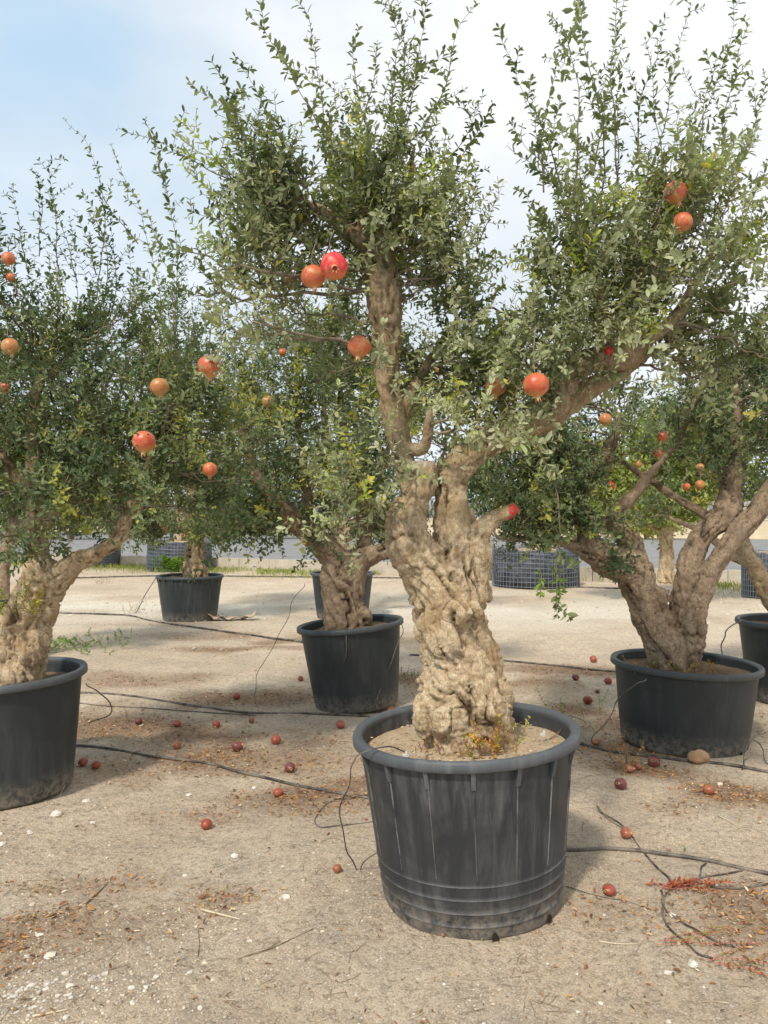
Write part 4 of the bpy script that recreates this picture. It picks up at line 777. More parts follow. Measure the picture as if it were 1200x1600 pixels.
HANG = [
 (522, 415, 43, 2.75, FR_CRIMSON, 'shiny crimson pomegranate hanging in the left crown, reddest of all, star end facing forward', (.1, -.9, -.45), .09),
 (489, 432, 38, 2.85, FR_ORANGE, 'orange-red pomegranate hanging just left of the crimson one', (.15, -.2, -1), .09),
 (561, 541, 36, 2.95, FR_ORANGE, 'orange pomegranate hanging beside the bare upright limb', (-.1, -.2, -1), .09),
 (838, 601, 40, 2.85, FR_ORANGE, 'orange pomegranate on a long straight stalk before the thick slanting branch', (.1, -.15, -1), .18),
 (775, 603, 33, 3.2, FR_YELLOW, 'leaf-covered pomegranate left of the one on the long straight stalk', (0, -.1, -1), .1),
 (1068, 346, 30, 2.92, FR_ORANGE, 'lower of the two pomegranates high in the right crown', (-.5, 0, -1), .1),
 (1056, 300, 36, 2.98, FR_ORANGE, 'upper of the two pomegranates high in the right crown', (.3, 0, -1), .1),
 (452, 437, 24, 3.2, FR_ORANGE, 'small pomegranate behind leaves at the left of the crimson pair', (0, 0, -1), .1),
 (658, 387, 13, 3.6, FR_ORANGE, 'tiny reddish pomegranate peeping out right of the upright limb', (0, 0, -1), .1),
 (327, 572, 37, 3.25, FR_ORANGE, 'smooth red-orange pomegranate alone in the middle of the left foliage', (0, .1, -1), .18),
 (249, 604, 29, 3.7, FR_YELLOW, 'yellowish half-shaded pomegranate left of the smooth red-orange one', (.1, 0, -1), .12),
 (225, 690, 36, 3.6, FR_ORANGE, 'spotted split pomegranate with dark nicks, lowest big one on the left', (0, -.2, -1), .12),
 (328, 733, 23, 3.9, FR_ORANGE, 'small pomegranate in the lower left foliage above the ribbed pot', (0, 0, -1), .1),
 (12, 403, 21, 4.1, FR_ORANGE, 'highest pomegranate at the left edge of the picture', (0, 0, -1), .1),
 (16, 433, 14, 4.3, FR_ORANGE, 'small pomegranate just under the highest one at the left edge', (0, 0, -1), .1),
 (15, 541, 27, 3.95, FR_YELLOW, 'yellow-orange pomegranate at the left edge, halfway up the crown', (.2, 0, -1), .1),
 (8, 605, 15, 4.1, FR_ORANGE, 'small pomegranate at the left edge below the yellow-orange one', (0, 0, -1), .1),
 (418, 627, 19, 5.9, FR_YELLOW, 'small golden pomegranate in the dark foliage above the tilted middle pot', (0, 0, -1), .1),
 (441, 550, 12, 6.2, FR_ORANGE, 'tiny reddish pomegranate left of the bare upright limb in dark foliage', (0, 0, -1), .1),
 (685, 577, 15, 6.0, FR_YELLOW, 'tiny yellow pomegranate seen in a gap right of the upright limb', (0, 0, -1), .1),
 (946, 655, 20, 5.0, FR_YELLOW, 'brownish yellow pomegranate under the thick slanting branch', (0, 0, -1), .1),
 (952, 548, 14, 3.1, FR_CRIMSON, 'small red pomegranate on top of the right branch', (0, 0, -1), .1),
 (1035, 682, 18, 5.1, FR_ORANGE, 'red pomegranate, uppermost of the right group in yellow-green leaves', (0, 0, -1), .1),
 (1028, 707, 15, 5.15, FR_ORANGE, 'pomegranate right below the uppermost of the right group', (0, 0, -1), .1),
 (998, 725, 12, 5.2, FR_YELLOW, 'small golden pomegranate, leftmost of the right group', (0, 0, -1), .1),
 (1073, 760, 12, 5.1, FR_ORANGE, 'small round orange pomegranate low in the right group', (0, 0, -1), .1),
 (1094, 757, 15, 5.15, FR_YELLOW, 'dull brown pomegranate beside the small round orange one on the right', (0, 0, -1), .1),
 (1094, 730, 13, 5.2, FR_YELLOW, 'dull yellow pomegranate between right limbs above the dull brown one', (0, 0, -1), .1),
]
for (px, py, dia, d, m, lab, cd, st) in HANG:
    c = U(px, py, d); r = dia / 2 / F * d; root = thing('pomegranate', lab, 'fruit', c, 'pomegranates hanging in the trees')
    fruit_parts(root, r, m, cd)
    mb = MB(); up = -np.array(cd) / np.linalg.norm(cd); up = up if up[2] > .5 else np.array([-.25, 0, 1.0]); tube(mb, catmull([up * r * .85, up * (r + st * .4) + [.005, 0, 0], up * r + np.array([.01, .03, st])], 4), .0022, 5); mb.obj('stalk', BARK_TWIG, root)
    mu = LEAF_MAIN if d < 3.5 else LEAF_GREEN
    for k in range(5):
        a = random.uniform(0, 6.28); x_ = Vector((math.cos(a), math.sin(a), random.uniform(-.9, .3))).normalized(); z_ = (Vector((0, 0, 1)) - x_ * x_.z).normalized(); y_ = z_.cross(x_); l = random.uniform(.03, .05) * max(.8, min(1.2, d / 3.5))
        hp = Vector(up * (r + st * random.uniform(.15, 1.0)) + [.003, 0, 0]); o = link('leaf', leaf_single(mu, random.choice([.2, .35, .5, .65])), root)
        o.matrix_basis = Matrix([[x_[q] * l, y_[q] * l, z_[q] * l, hp[q]] for q in range(3)] + [[0, 0, 0, 1]])
    if 'nicks' in lab:
        for k in range(6):
            a = random.uniform(-1.2, 1.2); bq = random.uniform(-.7, .9); mb = MB(); v = np.array([math.sin(a) * math.cos(bq), -math.cos(a) * math.cos(bq), math.sin(bq)]); tube(mb, [v * r * 1.0 - [.006, 0, 0], v * r * 1.01, v * r * 1.0 + [.006, 0, .003]], [.001, .003, .001], 5); mb.obj('nick', BLACKHOLE, root)
FALL = [(371, 1167, 18, 1, 'dark purple fallen pomegranate, left one of the three along the litter'), (431, 1156, 16, 0, 'brown-red fallen pomegranate up-right of the dark purple one'), (453, 1193, 18, 1, 'dark red fallen pomegranate just above the ribbed hose'),
 (435, 1232, 16, 2, 'light red fallen pomegranate just below the ribbed hose'), (323, 1278, 18, 2, 'red fallen pomegranate alone on clean soil left of the front pot'), (527, 1362, 15, 3, 'orange split fallen pomegranate beside the thin tube loop at the front pot'),
 (217, 1128, 13, 1, 'blackened fallen pomegranate right of the left pot rim'), (277, 1133, 13, 2, 'small red fallen pomegranate between two thin hoses on the left'), (338, 1133, 13, 0, 'small brown fallen pomegranate right of the small red one on the left'),
 (130, 1193, 15, 0, 'left of two dull fallen pomegranates at the left pot foot'), (151, 1196, 14, 0, 'right of two dull fallen pomegranates at the left pot foot'), (532, 1130, 15, 2, 'fallen pomegranate in front of the tilted middle pot'),
 (610, 1106, 14, 2, 'fallen pomegranate at the lower right corner of the tilted pot'), (927, 1027, 12, 0, 'farthest fallen pomegranate behind the wide shallow pot on its left'), (899, 1057, 11, 1, 'dark fallen pomegranate right of the front trunk, beyond the hose'),
 (918, 1093, 15, 2, 'reddish fallen pomegranate between front pot and wide shallow pot'), (950, 1062, 13, 0, 'fallen pomegranate touching the left side of the wide shallow pot'), (951, 1394, 21, 2, 'largest fallen pomegranate, dark red, right of the front pot base'),
 (978, 1306, 20, 3, 'orange-brown fallen pomegranate lying on the short black stick'), (969, 1225, 19, 1, 'nearly black fallen pomegranate under the dry orange weed'), (983, 1204, 14, 3, 'left reddish fallen pomegranate within the dry orange weed'),
 (995, 1199, 13, 3, 'right reddish fallen pomegranate within the dry orange weed'), (1021, 1188, 18, 1, 'maroon fallen pomegranate on the hose before the wide shallow pot'), (1106, 1232, 18, 3, 'light brown fallen pomegranate right of the dry orange weed'),
 (930, 1157, 13, 3, 'orange fallen pomegranate where the hose meets the front pot rim'), (370, 1083, 12, 0, 'small brown fallen pomegranate in the dark litter left of the tilted pot'), (277, 1164, 13, 3, 'faint orange fallen pomegranate in the shade right of the left pot'),
 (393, 1127, 10, 3, 'tiny orange fallen pomegranate in the orange litter heap'), (470, 1060, 9, 0, 'tiny brown fallen pomegranate near the left side of the tilted pot'), (933, 1080, 8, 1, 'tiny black fallen pomegranate near the wide shallow pot')]
for (px, py, dia, k, lab) in FALL:
    d = H_EYE * F / (py - HY + dia * .35); r = dia / 2 / F * d; X = (px - CX) / F * d; c = np.array([X, d, gh(X, d) + r * .84])
    root = thing('fallen_pomegranate', lab, 'fruit', c, 'pomegranates fallen on the soil')
    root.scale = (random.uniform(.92, 1.1), random.uniform(.9, 1.1), random.uniform(.78, .98)); a = random.uniform(0, 6.28); fruit_parts(root, r, [FR_FALLEN, FR_DARK, FR_FALLEN, FR_BROWN][k], (math.cos(a), math.sin(a), random.uniform(-.2, .5)))

# ------------------------------------------------------------------ hoses and thin tubes
def hose(name, label, pts, r, m=HOSE, group='irrigation hoses on the soil', lift=0.0):
    g = []
    for q in pts:
        if len(q) == 2: w = G(*q); w[2] = gh(w[0], w[1]) + r * .8 + lift
        else: w = U(*q)
        g.append(w)
    g = np.array(g); Q = catmull(g, 8); L_ = len(Q); Q[1:-1, :2] += np.stack([fbm(np.stack([np.arange(L_) * .13, np.zeros(L_), np.zeros(L_)], 1), 2, int(r * 1e4) + len(pts) + k) * .015 for k in (0, 9)], 1)[1:-1]
    mb = MB(); tube(mb, Q, r, 8); me_o = mb.obj(name, m, None, origin=g[0]); me_o.location = g[0]; tag(me_o, label, 'hose', group); return me_o
hose('drip_hose', 'thick black hose running right from the front pot base to the picture edge', [(800, 1318), (893, 1328), (960, 1334), (1040, 1341), (1120, 1352), (1200, 1367), (1330, 1392)], .0095)
hose('drip_hose', 'ribbed dark hose crossing the litter from the left pot to the front pot', [(-60, 1160), (60, 1162), (150, 1170), (235, 1180), (330, 1193), (430, 1213), (520, 1230), (600, 1246), (700, 1262)], .009)
hose('drip_hose', 'long black hose passing in front of the tilted middle pot', [(-60, 1070), (60, 1078), (130, 1083), (200, 1088), (300, 1100), (400, 1110), (500, 1114), (600, 1118), (680, 1120)], .010)
hose('drip_hose', 'black hose running from behind the front trunk to the wide shallow pot', [(640, 1022), (775, 1032), (860, 1038), (950, 1046), (1040, 1052)], .010)
hose('drip_hose', 'black hose lying along the foot of the wide shallow pot', [(820, 1145), (915, 1163), (960, 1174), (1060, 1187), (1130, 1193), (1200, 1205), (1320, 1224)], .010)
hose('drip_hose', 'dark hose below the small ribbed pot', [(60, 958), (190, 962), (240, 971), (330, 985), (400, 992), (465, 1002), (520, 1010)], .013)
hose('drip_hose', 'thin black hose along the far pale strip', [(60, 905), (250, 900), (400, 901), (600, 903), (760, 906), (860, 916), (1000, 921)], .02)
T_ = 'thin drip tubes'
hose('drip_tube', 'thin grey tube looping over the left rim of the front pot', [(634, 1177, 3.05), (612, 1168, 2.98), (579, 1170, 2.96), (552, 1192, 3.0), (541, 1230, 3.08), (537, 1275, 3.2), (545, 1331, 3.38), (558, 1362, 3.44), (575, 1341, 3.4), (600, 1312, 3.36)], .0028, TUBING, T_)
hose('drip_tube', 'thin dark tube coiled on the soil left of the front pot', [(600, 1225), (560, 1240), (520, 1243), (492, 1262), (500, 1282), (540, 1284), (600, 1276), (640, 1268)], .0035, HOSE, T_)
hose('drip_tube', 'thin grey tube hanging straight down the front of the tilted pot', [(541, 978, 6.14), (539, 1020, 6.17), (532, 1060, 6.22), (530, 1104, 6.3), (534, 1120, 6.3)], .004, TUBING, T_)
hose('drip_tube', 'thin tube leaving the right rim of the tilted pot', [(624, 966, 6.5), (628, 985, 6.4), (620, 1010, 6.35), (600, 1060, 6.3), (588, 1110, 6.2)], .004, HOSE, T_)
hose('drip_tube', 'thin tube arcing left of the tilted pot up into its branches', [(476, 912, 6.5), (458, 940, 6.5), (446, 968, 6.4), (425, 1010, 6.5), (402, 1055, 6.6), (398, 1090, 6.6), (404, 1106, 6.5)], .0025, TUBING, T_)
hose('drip_tube', 'thin bent tube beside the right rim of the left pot', [(135, 1068, 4.5), (155, 1082, 4.6), (172, 1100, 4.9), (168, 1118, 4.95), (140, 1130, 5.0)], .004, HOSE, T_)
hose('drip_tube', 'thin dark tube from the left pot towards the small red fruit', [(125, 1098), (170, 1104), (240, 1107), (320, 1112), (400, 1115)], .005, HOSE, T_)
hose('drip_tube', 'thin tube over the left rim of the wide shallow pot', [(1010, 1060, 5.05), (985, 1072, 4.98), (965, 1095, 4.98), (945, 1130, 4.95), (925, 1158, 4.9)], .004, TUBING, T_)
hose('drip_tube', 'short tube hooking over the right rim of the front pot', [(850, 1165, 3.3), (870, 1148, 3.33), (892, 1124, 3.36), (905, 1122, 3.5), (915, 1130, 4.0)], .003, HOSE, T_)
hose('drip_tube', 'thin arch of tube between the right pots', [(1130, 1090, 5.6), (1132, 1050, 5.8), (1128, 1010, 6.0), (1134, 985, 6.1), (1150, 972, 6.2), (1162, 968, 6.3)], .005, HOSE, T_)
hose('drip_tube', 'thin dark tube standing right of the wide shallow pot foot', [(1158, 1200), (1162, 1165, 5.0), (1175, 1155, 5.05), (1190, 1170, 5.0), (1202, 1195)], .004, HOSE, T_)
hose('drip_tube', 'thin black tube bending through the lower right soil', [(935, 1262), (975, 1298), (1010, 1345), (1040, 1374), (1060, 1386), (1100, 1376), (1160, 1362)], .0045, HOSE, T_)
hose('drip_tube', 'thin black tube coil under the red weed at the lower right', [(1102, 1352), (1085, 1385), (1048, 1398), (1034, 1415), (1046, 1445), (1075, 1478), (1110, 1492)], .0045, HOSE, T_)
hose('drip_tube', 'thin black tube crossing below the red weed', [(1032, 1398), (1042, 1425), (1070, 1446), (1105, 1462), (1140, 1475)], .0045, HOSE, T_)
hose('drip_tube', 'thin black tube reaching the right edge above the red weed', [(1090, 1385), (1140, 1392), (1175, 1388), (1230, 1372)], .0045, HOSE, T_)
hose('drip_tube', 'slack wire-thin tube right of the front pot towards the largest fallen fruit', [(885, 1385), (930, 1400), (980, 1415), (1025, 1428)], .002, TUBING, T_)
hose('drip_tube', 'thin tube slanting from the small ribbed pot to the soil', [(245, 898, 11.5), (228, 930, 11.4), (212, 958, 11.4)], .006, TUBING, T_)

# sticks and straws
def stick(label, pts, r, m=BARK_TWIG):
    g = np.array([np.append(G(*q)[:2], 0) for q in pts]); g[:, 2] = [gh(a[0], a[1]) + r * 1.2 for a in g]; mb = MB(); Q = catmull(g, 4); tube(mb, Q, np.linspace(r, r * .5, len(Q)), 6)
    o = mb.obj('twig', m, None, origin=g[0]); o.location = g[0]; tag(o, label, 'twig', 'sticks and straws on the soil')
DRYSTEM, t, b = mat('dry_stems', .85, .2); L(t, ramp(t, noise(t, 3, 3, .6, geo_pos(t)), [(.40, (.20, .14, .09)), (.6, (.55, .45, .30))]).outputs[0], b.inputs[0])
STRAW, t, b = mat('straw', .8, .2); b.inputs['Base Color'].default_value = (.62, .52, .36, 1)
stick('short dark stick in the left foreground soil', [(134, 1405), (155, 1385), (177, 1362)], .004)
stick('pale flat straw in the middle foreground', [(315, 1415), (345, 1424), (376, 1433)], .005, STRAW)
stick('long thin grey stick in the lower middle foreground', [(375, 1492), (430, 1475), (490, 1448)], .003)
stick('pale straw in the bottom left corner', [(52, 1588), (80, 1582), (108, 1576)], .004, STRAW)
stick('short black stick with a fruit lying on it right of the front pot', [(932, 1260), (950, 1280), (975, 1297)], .004)
stick('pale curved straw right of the front pot', [(1056, 1262), (1068, 1275), (1075, 1288)], .003, STRAW)
stick('pale straw at the right under the litter patch', [(1120, 1275), (1145, 1287), (1170, 1305)], .003, STRAW)
stick('pale straw below the largest fallen fruit', [(935, 1468), (965, 1473), (996, 1472)], .003, STRAW)
stick('upright-lying grey twig near the bottom middle', [(310, 1490), (312, 1465), (310, 1445)], .002)

# ------------------------------------------------------------------ weeds and plants
def weed(name, label, c, n, hgt, spread, leafm, ll, stemm=BARK_TWIG, up=.02, nodes=.012, flat=False, lean=(0, 0, 0), tint=.5, cat='weed', per=2, area=None):
    c = np.asarray(c, float); root = thing(name, label, cat, c)
    P0 = np.zeros((n, 3)); P0[:, :2] = RNG.normal(0, spread * .25, (n, 2)) if area is None else RNG.uniform(-1, 1, (n, 2)) * area; D = RNG.normal(0, spread, (n, 3)); D[:, 2] = 0.02 if flat else 1.0; D = D + np.asarray(lean)
    Ln = RNG.uniform(.5, 1, n) * hgt; pa, di, al = grow(P0, D, Ln, nodes, 0 if flat else up, .12)
    if flat: pa[:, :, 2] = np.abs(pa[:, :, 2]) * .3 + .012
    if n > 8:
        v, f = multi_tube(pa, np.full(pa.shape[:2], max(.0012, ll * .04)), 3); link('stems', mesh_from('stems', v, f.ravel(), np.full(len(f), 4), [stemm], True), root, 'stuff')
    else:
        for i in range(n):
            v, f = multi_tube(pa[i:i + 1], np.full((1, pa.shape[1]), max(.0012, ll * .05)), 4); link('stem', mesh_from('stem', v, f.ravel(), np.full(len(f), 4), [stemm], True), root)
    P, A, Nn, Ls, Ts = leaf_nodes(pa, di, al, per, np.clip(RNG.normal(tint, .25, n), 0, 1), ll * .6, ll * 1.1)
    V, FF, CC, TT = leaves_mesh(P, A, Nn, Ls, np.clip(Ts + RNG.normal(0, .15, len(Ts)), 0, 1), True); link('foliage', mesh_from('foliage', V, FF, CC, [leafm], True, {'tint': TT}), root, 'stuff'); return root
REDSTEM, t, b = mat('red_stem', .7, .3); b.inputs['Base Color'].default_value = (.45, .13, .09, 1)
weed('pot_weed', 'yellow and red leafed sprig growing in the front pot at the trunk foot', U(772, 1176, 3.06), 12, .22, .24, LEAF_AUTUMN, .022, REDSTEM, tint=.65)
weed('pot_weed', 'low reddish seedlings on the soil of the front pot', U(705, 1176, 3.02), 16, .06, .5, LEAF_AUTUMN, .014, REDSTEM, tint=.2, area=(.14, .03))
weed('pot_weed', 'small green and yellow sprout beside the front trunk', U(748, 1140, 3.02), 4, .10, .5, LEAF_AUTUMN, .018, REDSTEM, tint=.85)
g = G(980, 1208); weed('dry_weed', 'upright dry orange weed among fallen fruit on the right', (g[0], g[1], 0), 9, .26, .16, LEAF_DRY, .022, BARK_TWIG, tint=.6, per=3, nodes=.010)
g = G(1040, 1391); weed('creeping_weed', 'flat red-leafed sprig lying across the black tubes', (g[0], g[1], gh(g[0], g[1])), 5, .30, .12, LEAF_RED, .028, REDSTEM, flat=True, lean=(2.2, .05, 0), tint=.12)
g = G(1040, 1473); weed('creeping_weed', 'long trailing sprig with green and red leaves near the lower right edge', (g[0], g[1], gh(g[0], g[1])), 4, .50, .10, LEAF_RED, .022, REDSTEM, flat=True, lean=(2.2, -.0, 0), tint=.6, nodes=.02)
g = G(1110, 1500); weed('creeping_weed', 'short trailing red sprig at the lower right below the longer ones', (g[0], g[1], gh(g[0], g[1])), 4, .28, .14, LEAF_RED, .020, REDSTEM, flat=True, lean=(2.0, .3, 0), tint=.4, nodes=.018)
g = G(100, 1012); weed('green_weed', 'bright green low weed patch behind the left pot', (g[0], g[1], 0), 60, .16, 1.4, LEAF_BRIGHT, .035, tint=.1)
g = G(60, 1015); weed('green_weed', 'green weed clump touching the leaning trunk', (g[0], g[1], 0), 30, .14, 1.2, LEAF_BRIGHT, .035, tint=.1)
g = G(905, 1120); weed('green_weed', 'small green sprout left of the wide shallow pot', (g[0], g[1], 0), 6, .26, .35, LEAF_BRIGHT, .03, tint=.0, nodes=.03)
g = G(930, 1307); weed('green_weed', 'tiny green sprig on the soil right of the front pot', (g[0], g[1], 0), 4, .06, .8, LEAF_BRIGHT, .016, tint=.0)
weed('pot_weed', 'green grass-like sprout in the small ribbed pot', U(268, 893, 11.5), 18, .32, .35, LEAF_BRIGHT, .07, tint=.1)
weed('pot_weed', 'dry and green seedlings along the front rim of the wide shallow pot', U(1050, 1052, 5.30), 26, .12, .35, LEAF_AUTUMN, .020, tint=.5, area=(.30, .10))
weed('sucker_shoot', 'yellow-green suckers sprouting from the leaning left trunk', U(25, 960, 4.32), 14, .26, .35, LEAF_YELLOW, .035, tint=.8, cat='shoot')
weed('hanging_shoot', 'bright green leafy end of the long shoot hanging right of the front trunk', U(868, 885, 3.14), 2, .20, .12, LEAF_BRIGHT, .045, tint=.4, lean=(.1, 0, -2.0), cat='shoot', up=-.1)
for (px, py, lab, n, h, m) in [(690, 900, 0, 0, 0, 0)] * 0 + [(524, 606 + 340, 'dry', 0, 0, 0)] * 0: pass
for (px, py, lab, h, m) in [(215, 958, 'dry brown weed tuft left of the small ribbed pot', .22, LEAF_DRY), (288, 962, 'dry weed stalks against the front of the small ribbed pot', .28, LEAF_DRY), (318, 960, 'thin green weed against the right front of the small ribbed pot', .2, LEAF_GREEN),
                           (160, 912, 'low grey-green tuft on the far pale strip', .2, LEAF_GREEN), (1130, 935, 'pale green tuft beside the right wire basket', .28, LEAF_GREEN), (640, 1062, 'green-brown tuft right of the tilted pot', .14, LEAF_GREEN), (1180, 1085, 'wispy weed at the foot of the right edge pot', .35, LEAF_GREEN)]:
    g = G(px, py); weed('weed_tuft', lab, (g[0], g[1], 0), 16, h, .4, m, .03, tint=.5, nodes=.03)
# grass along the kerb: nobody could count it
Pn = 9000; s = RNG.uniform(-16, 14, Pn); nn_ = -np.abs(RNG.normal(.3, .9, Pn)) - .15; P0 = K0 + KD * s[:, None] + KN * nn_[:, None]; dens = fbm(P0 * .35, 3, 33) > -.1 - .8 * (s < 0); P0 = P0[dens]
D = RNG.normal(0, .35, P0.shape); D[:, 2] = 1; V, FF, CC, TT = leaves_mesh(P0, D, RNG.normal(0, 1, P0.shape), RNG.uniform(.05, .17, len(P0)), RNG.uniform(0, .9, len(P0)), False, .28)
o = link('kerbside_grass', mesh_from('kerbside_grass', V, FF, CC, [LEAF_YELLOW], False, {'tint': TT})); tag(o, 'sparse yellow-green grass along the foot of the far kerb', 'grass', kind='stuff')

# ------------------------------------------------------------------ stones, litter, gravel
def rock_mesh(seed, flat=.6):
    rs = np.random.default_rng(seed); th = [(0, 0, 1)]; V = [[0, 0, 1]]
    for z, m in ((.45, 7), (-.25, 7)):
        for i in range(m): a = i * 2 * math.pi / m + (z < 0) * .4; q = math.sqrt(1 - z * z); V.append([q * math.cos(a), q * math.sin(a), z])
    V.append([0, 0, -1]); V = np.array(V) * rs.uniform(.65, 1.2, (len(V), 1)); V[:, 2] *= flat; V[:, 0] *= 1.25
    f = [(0, 1 + i, 1 + (i + 1) % 7) for i in range(7)] + [(1 + i, 8 + i, 8 + (i + 1) % 7, 1 + (i + 1) % 7) for i in range(7)] + [(15, 8 + (i + 1) % 7, 8 + i) for i in range(7)]
    return V, f
rocks = []
for k in range(6):
    V, f = rock_mesh(k); rocks.append((V, f))
STN = [(48, 1297, 9), (146, 1278, 7), (296, 1235, 8), (398, 1224, 8), (367, 1332, 9), (447, 1400, 10), (64, 1455, 10), (245, 1524, 8), (297, 1516, 7), (50, 1536, 10), (5, 1312, 9), (90, 1270, 14), (135, 1247, 8), (1043, 1512, 10), (1050, 1432, 9), (1060, 1470, 6), (1082, 1500, 13), (1125, 1222, 7), (903, 1565, 6), (105, 1588, 8)]
rm = []
STL = ['white stone below the left pot, near the picture edge', 'white stone right of the left pot foot', 'white stone under the ribbed hose in the litter', 'white stone beside the light red fallen fruit', 'white stone alone in the middle of the left foreground',
 'larger white stone in the foreground facing the front pot base', 'white stone beside the foreground litter at the left', 'white stone in the lower left foreground, left of its twin', 'white stone in the lower left foreground, right of its twin', 'biggest white lump amid the bottom left gravel',
 'white stone touching the left picture edge below the left pot', 'broad flat pale stone below the left pot', 'pale stone against the left pot foot', 'white stone at the lower right under the trailing sprigs', 'white stone inside the black tube coil', 'small white stone between the tube coil and the trailing sprig',
 'long flat white stone under the trailing sprig', 'white stone right of the light brown fallen fruit', 'tiny white stone at the bottom, right of the front pot', 'white stone at the very bottom left, below the gravel']
for (V, f) in rocks: mb = MB(); mb.add(V, f, 0.0); rm.append(mb.mesh('limestone_lump', STONE, False))
for i, (px, py, r) in enumerate(STN):
    g = G(px, py); s_ = r / 2 / F * g[1] * 1.15; o = link('limestone_lump', rm[i % 6], loc=(g[0], g[1], gh(g[0], g[1]) + s_ * .25)); o.scale = (s_ * 1.1, s_ * 1.1, s_); o.rotation_euler[2] = random.uniform(0, 6)
    tag(o, STL[i], 'stone', 'white stones on the foreground soil')
g = G(1090, 1190); th = np.linspace(.001, math.pi - .001, 12); V, Fq, A = lathe(np.stack([np.sin(th) * .066, np.cos(th) * .042], 1), 20, .05); V = V * [1, .75, 1]; V = V + (fbm(V * 22, 4, 2) * .011)[:, None] * norm(V); mb = MB(); mb.addnp(V, Fq[:, ::-1]); o = mb.obj('brown_stone', BROWNSTONE, None, True); o.location = (g[0], g[1], .035); tag(o, 'rounded brown stone at the foot of the wide shallow pot', 'stone')
def scatter_rocks(P, Rr, tint, name, label):
    Vs = []; Fs = []; Cs = []; T = []; n0 = 0
    for i, (p_, r_) in enumerate(zip(P, Rr)):
        V, f = rocks[i % 6]; a = i * 1.7; c_, s_ = math.cos(a), math.sin(a); W = np.stack([V[:, 0] * c_ - V[:, 1] * s_, V[:, 0] * s_ + V[:, 1] * c_, V[:, 2]], 1) * r_ + p_
        Vs.append(W); T.append(np.full(len(W), tint[i]))
        for q in f: Fs.extend([n0 + j for j in q]); Cs.append(len(q))
        n0 += len(W)
    o = link(name, mesh_from(name, np.concatenate(Vs), Fs, Cs, [STONE], False, {'tint': np.concatenate(T)})); tag(o, label, 'gravel', kind='stuff')
# clods and grit of the soil's own colour
CLOD, t, b = mat('soil_clods', .95, .1); L(t, ramp(t, attr(t), [(0, (.36, .28, .20)), (.5, (.55, .44, .32)), (1, (.70, .60, .46))]).outputs[0], b.inputs[0])
n = 9000; px = RNG.uniform(-40, 1240, n); py = 1130 + 490 * RNG.random(n) ** .8; d = H_EYE * F / (py - HY); X = (px - CX) / F * d
kp = fbm(np.stack([X, d, X * 0], 1) * 1.8, 3, 77) > -.25; X, d = X[kp], d[kp]; R_ = np.clip(RNG.lognormal(-5.95, .42, len(X)), .0012, .012)
STONE_KEEP = STONE; STONE = CLOD; scatter_rocks(np.stack([X, d, ground_h(X, d) + R_ * .1], 1), R_, RNG.random(len(X)), 'soil_grit', 'fine grit and small clods of pale soil over the foreground'); STONE = STONE_KEEP
n1 = 1900; px = RNG.uniform(-60, 1260, n1); py = 880 + 760 * RNG.random(n1) ** .9; d = H_EYE * F / (py - HY); X = (px - CX) / F * d
extra = 330; g0 = G(45, 1545); X2 = g0[0] + RNG.normal(0, .20, extra); d2 = g0[1] + RNG.normal(0, .10, extra); n3 = 900; X3 = RNG.uniform(-9, 9, n3); d3 = RNG.normal(13, 1.8, n3)
X = np.concatenate([X, X2, X3]); d = np.concatenate([d, d2, d3]); R_ = np.concatenate([RNG.lognormal(-5.9, .5, n1), RNG.lognormal(-5.25, .42, extra), RNG.lognormal(-4.4, .5, n3)])
ok = d > .9; X, d, R_ = X[ok], d[ok], np.clip(R_[ok], .0012, .03)
scatter_rocks(np.stack([X, d, ground_h(X, d) + R_ * .15], 1), R_, np.where(RNG.random(len(X)) < .45, RNG.uniform(.6, 1, len(X)), RNG.uniform(0, .4, len(X))), 'loose_gravel', 'white and grey gravel scattered over the bare soil')
# litter flakes follow the litter patches; sparse elsewhere
def flakes(X, Y, size, tint, name, label, mtl=LITTER, lift=.007):
    n = len(X); P0 = np.stack([X, Y, ground_h(X, Y) + lift], 1); A = RNG.normal(0, 1, (n, 3)); A[:, 2] *= .30; Nn = np.array([0, 0, 1.0]) + RNG.normal(0, .6, (n, 3))
    V, FF, CC, TT = leaves_mesh(P0, A, Nn, size, tint, True, RNG.uniform(.35, 1.1, (n, 1))); o = link(name, mesh_from(name, V, FF, CC, [mtl], False, {'tint': TT})); tag(o, label, 'litter', kind='stuff')
cand = 170000; px = RNG.uniform(-100, 1300, cand); py = RNG.uniform(935, 1620, cand); d = H_EYE * F / (py - HY); X = (px - CX) / F * d; lv = litter_at(X, d)
kp = RNG.random(cand) < lv * np.clip(.10 * d, .28, .85) + .005; X, d = X[kp], d[kp]
flakes(X, d, RNG.uniform(.008, .028, len(X)) * RNG.uniform(.8, 1.4, len(X)), np.clip(RNG.normal(.47, .27, len(X)), 0, 1), 'leaf_litter', 'dry orange-brown leaf litter gathered in patches on the soil')
n = 900; px = RNG.uniform(0, 1200, n); py = 1060 + 520 * RNG.random(n) ** 1.3; d = H_EYE * F / (py - HY); X = (px - CX) / F * d
flakes(X, d, RNG.uniform(.006, .018, n) * np.where(RNG.random(n) < .2, 1.4, .8), RNG.uniform(0, .3, n), 'dark_crumbs', 'small dark dried flower crumbs strewn over the soil', lift=.005)
n = 900; px = RNG.uniform(-50, 1250, n); py = 960 + 640 * RNG.random(n); d = H_EYE * F / (py - HY); X = (px - CX) / F * d; P0 = np.stack([X, d, ground_h(X, d) + .003], 1); A = RNG.normal(0, 1, (n, 3)); A[:, 2] = 0.03; A = norm(A)
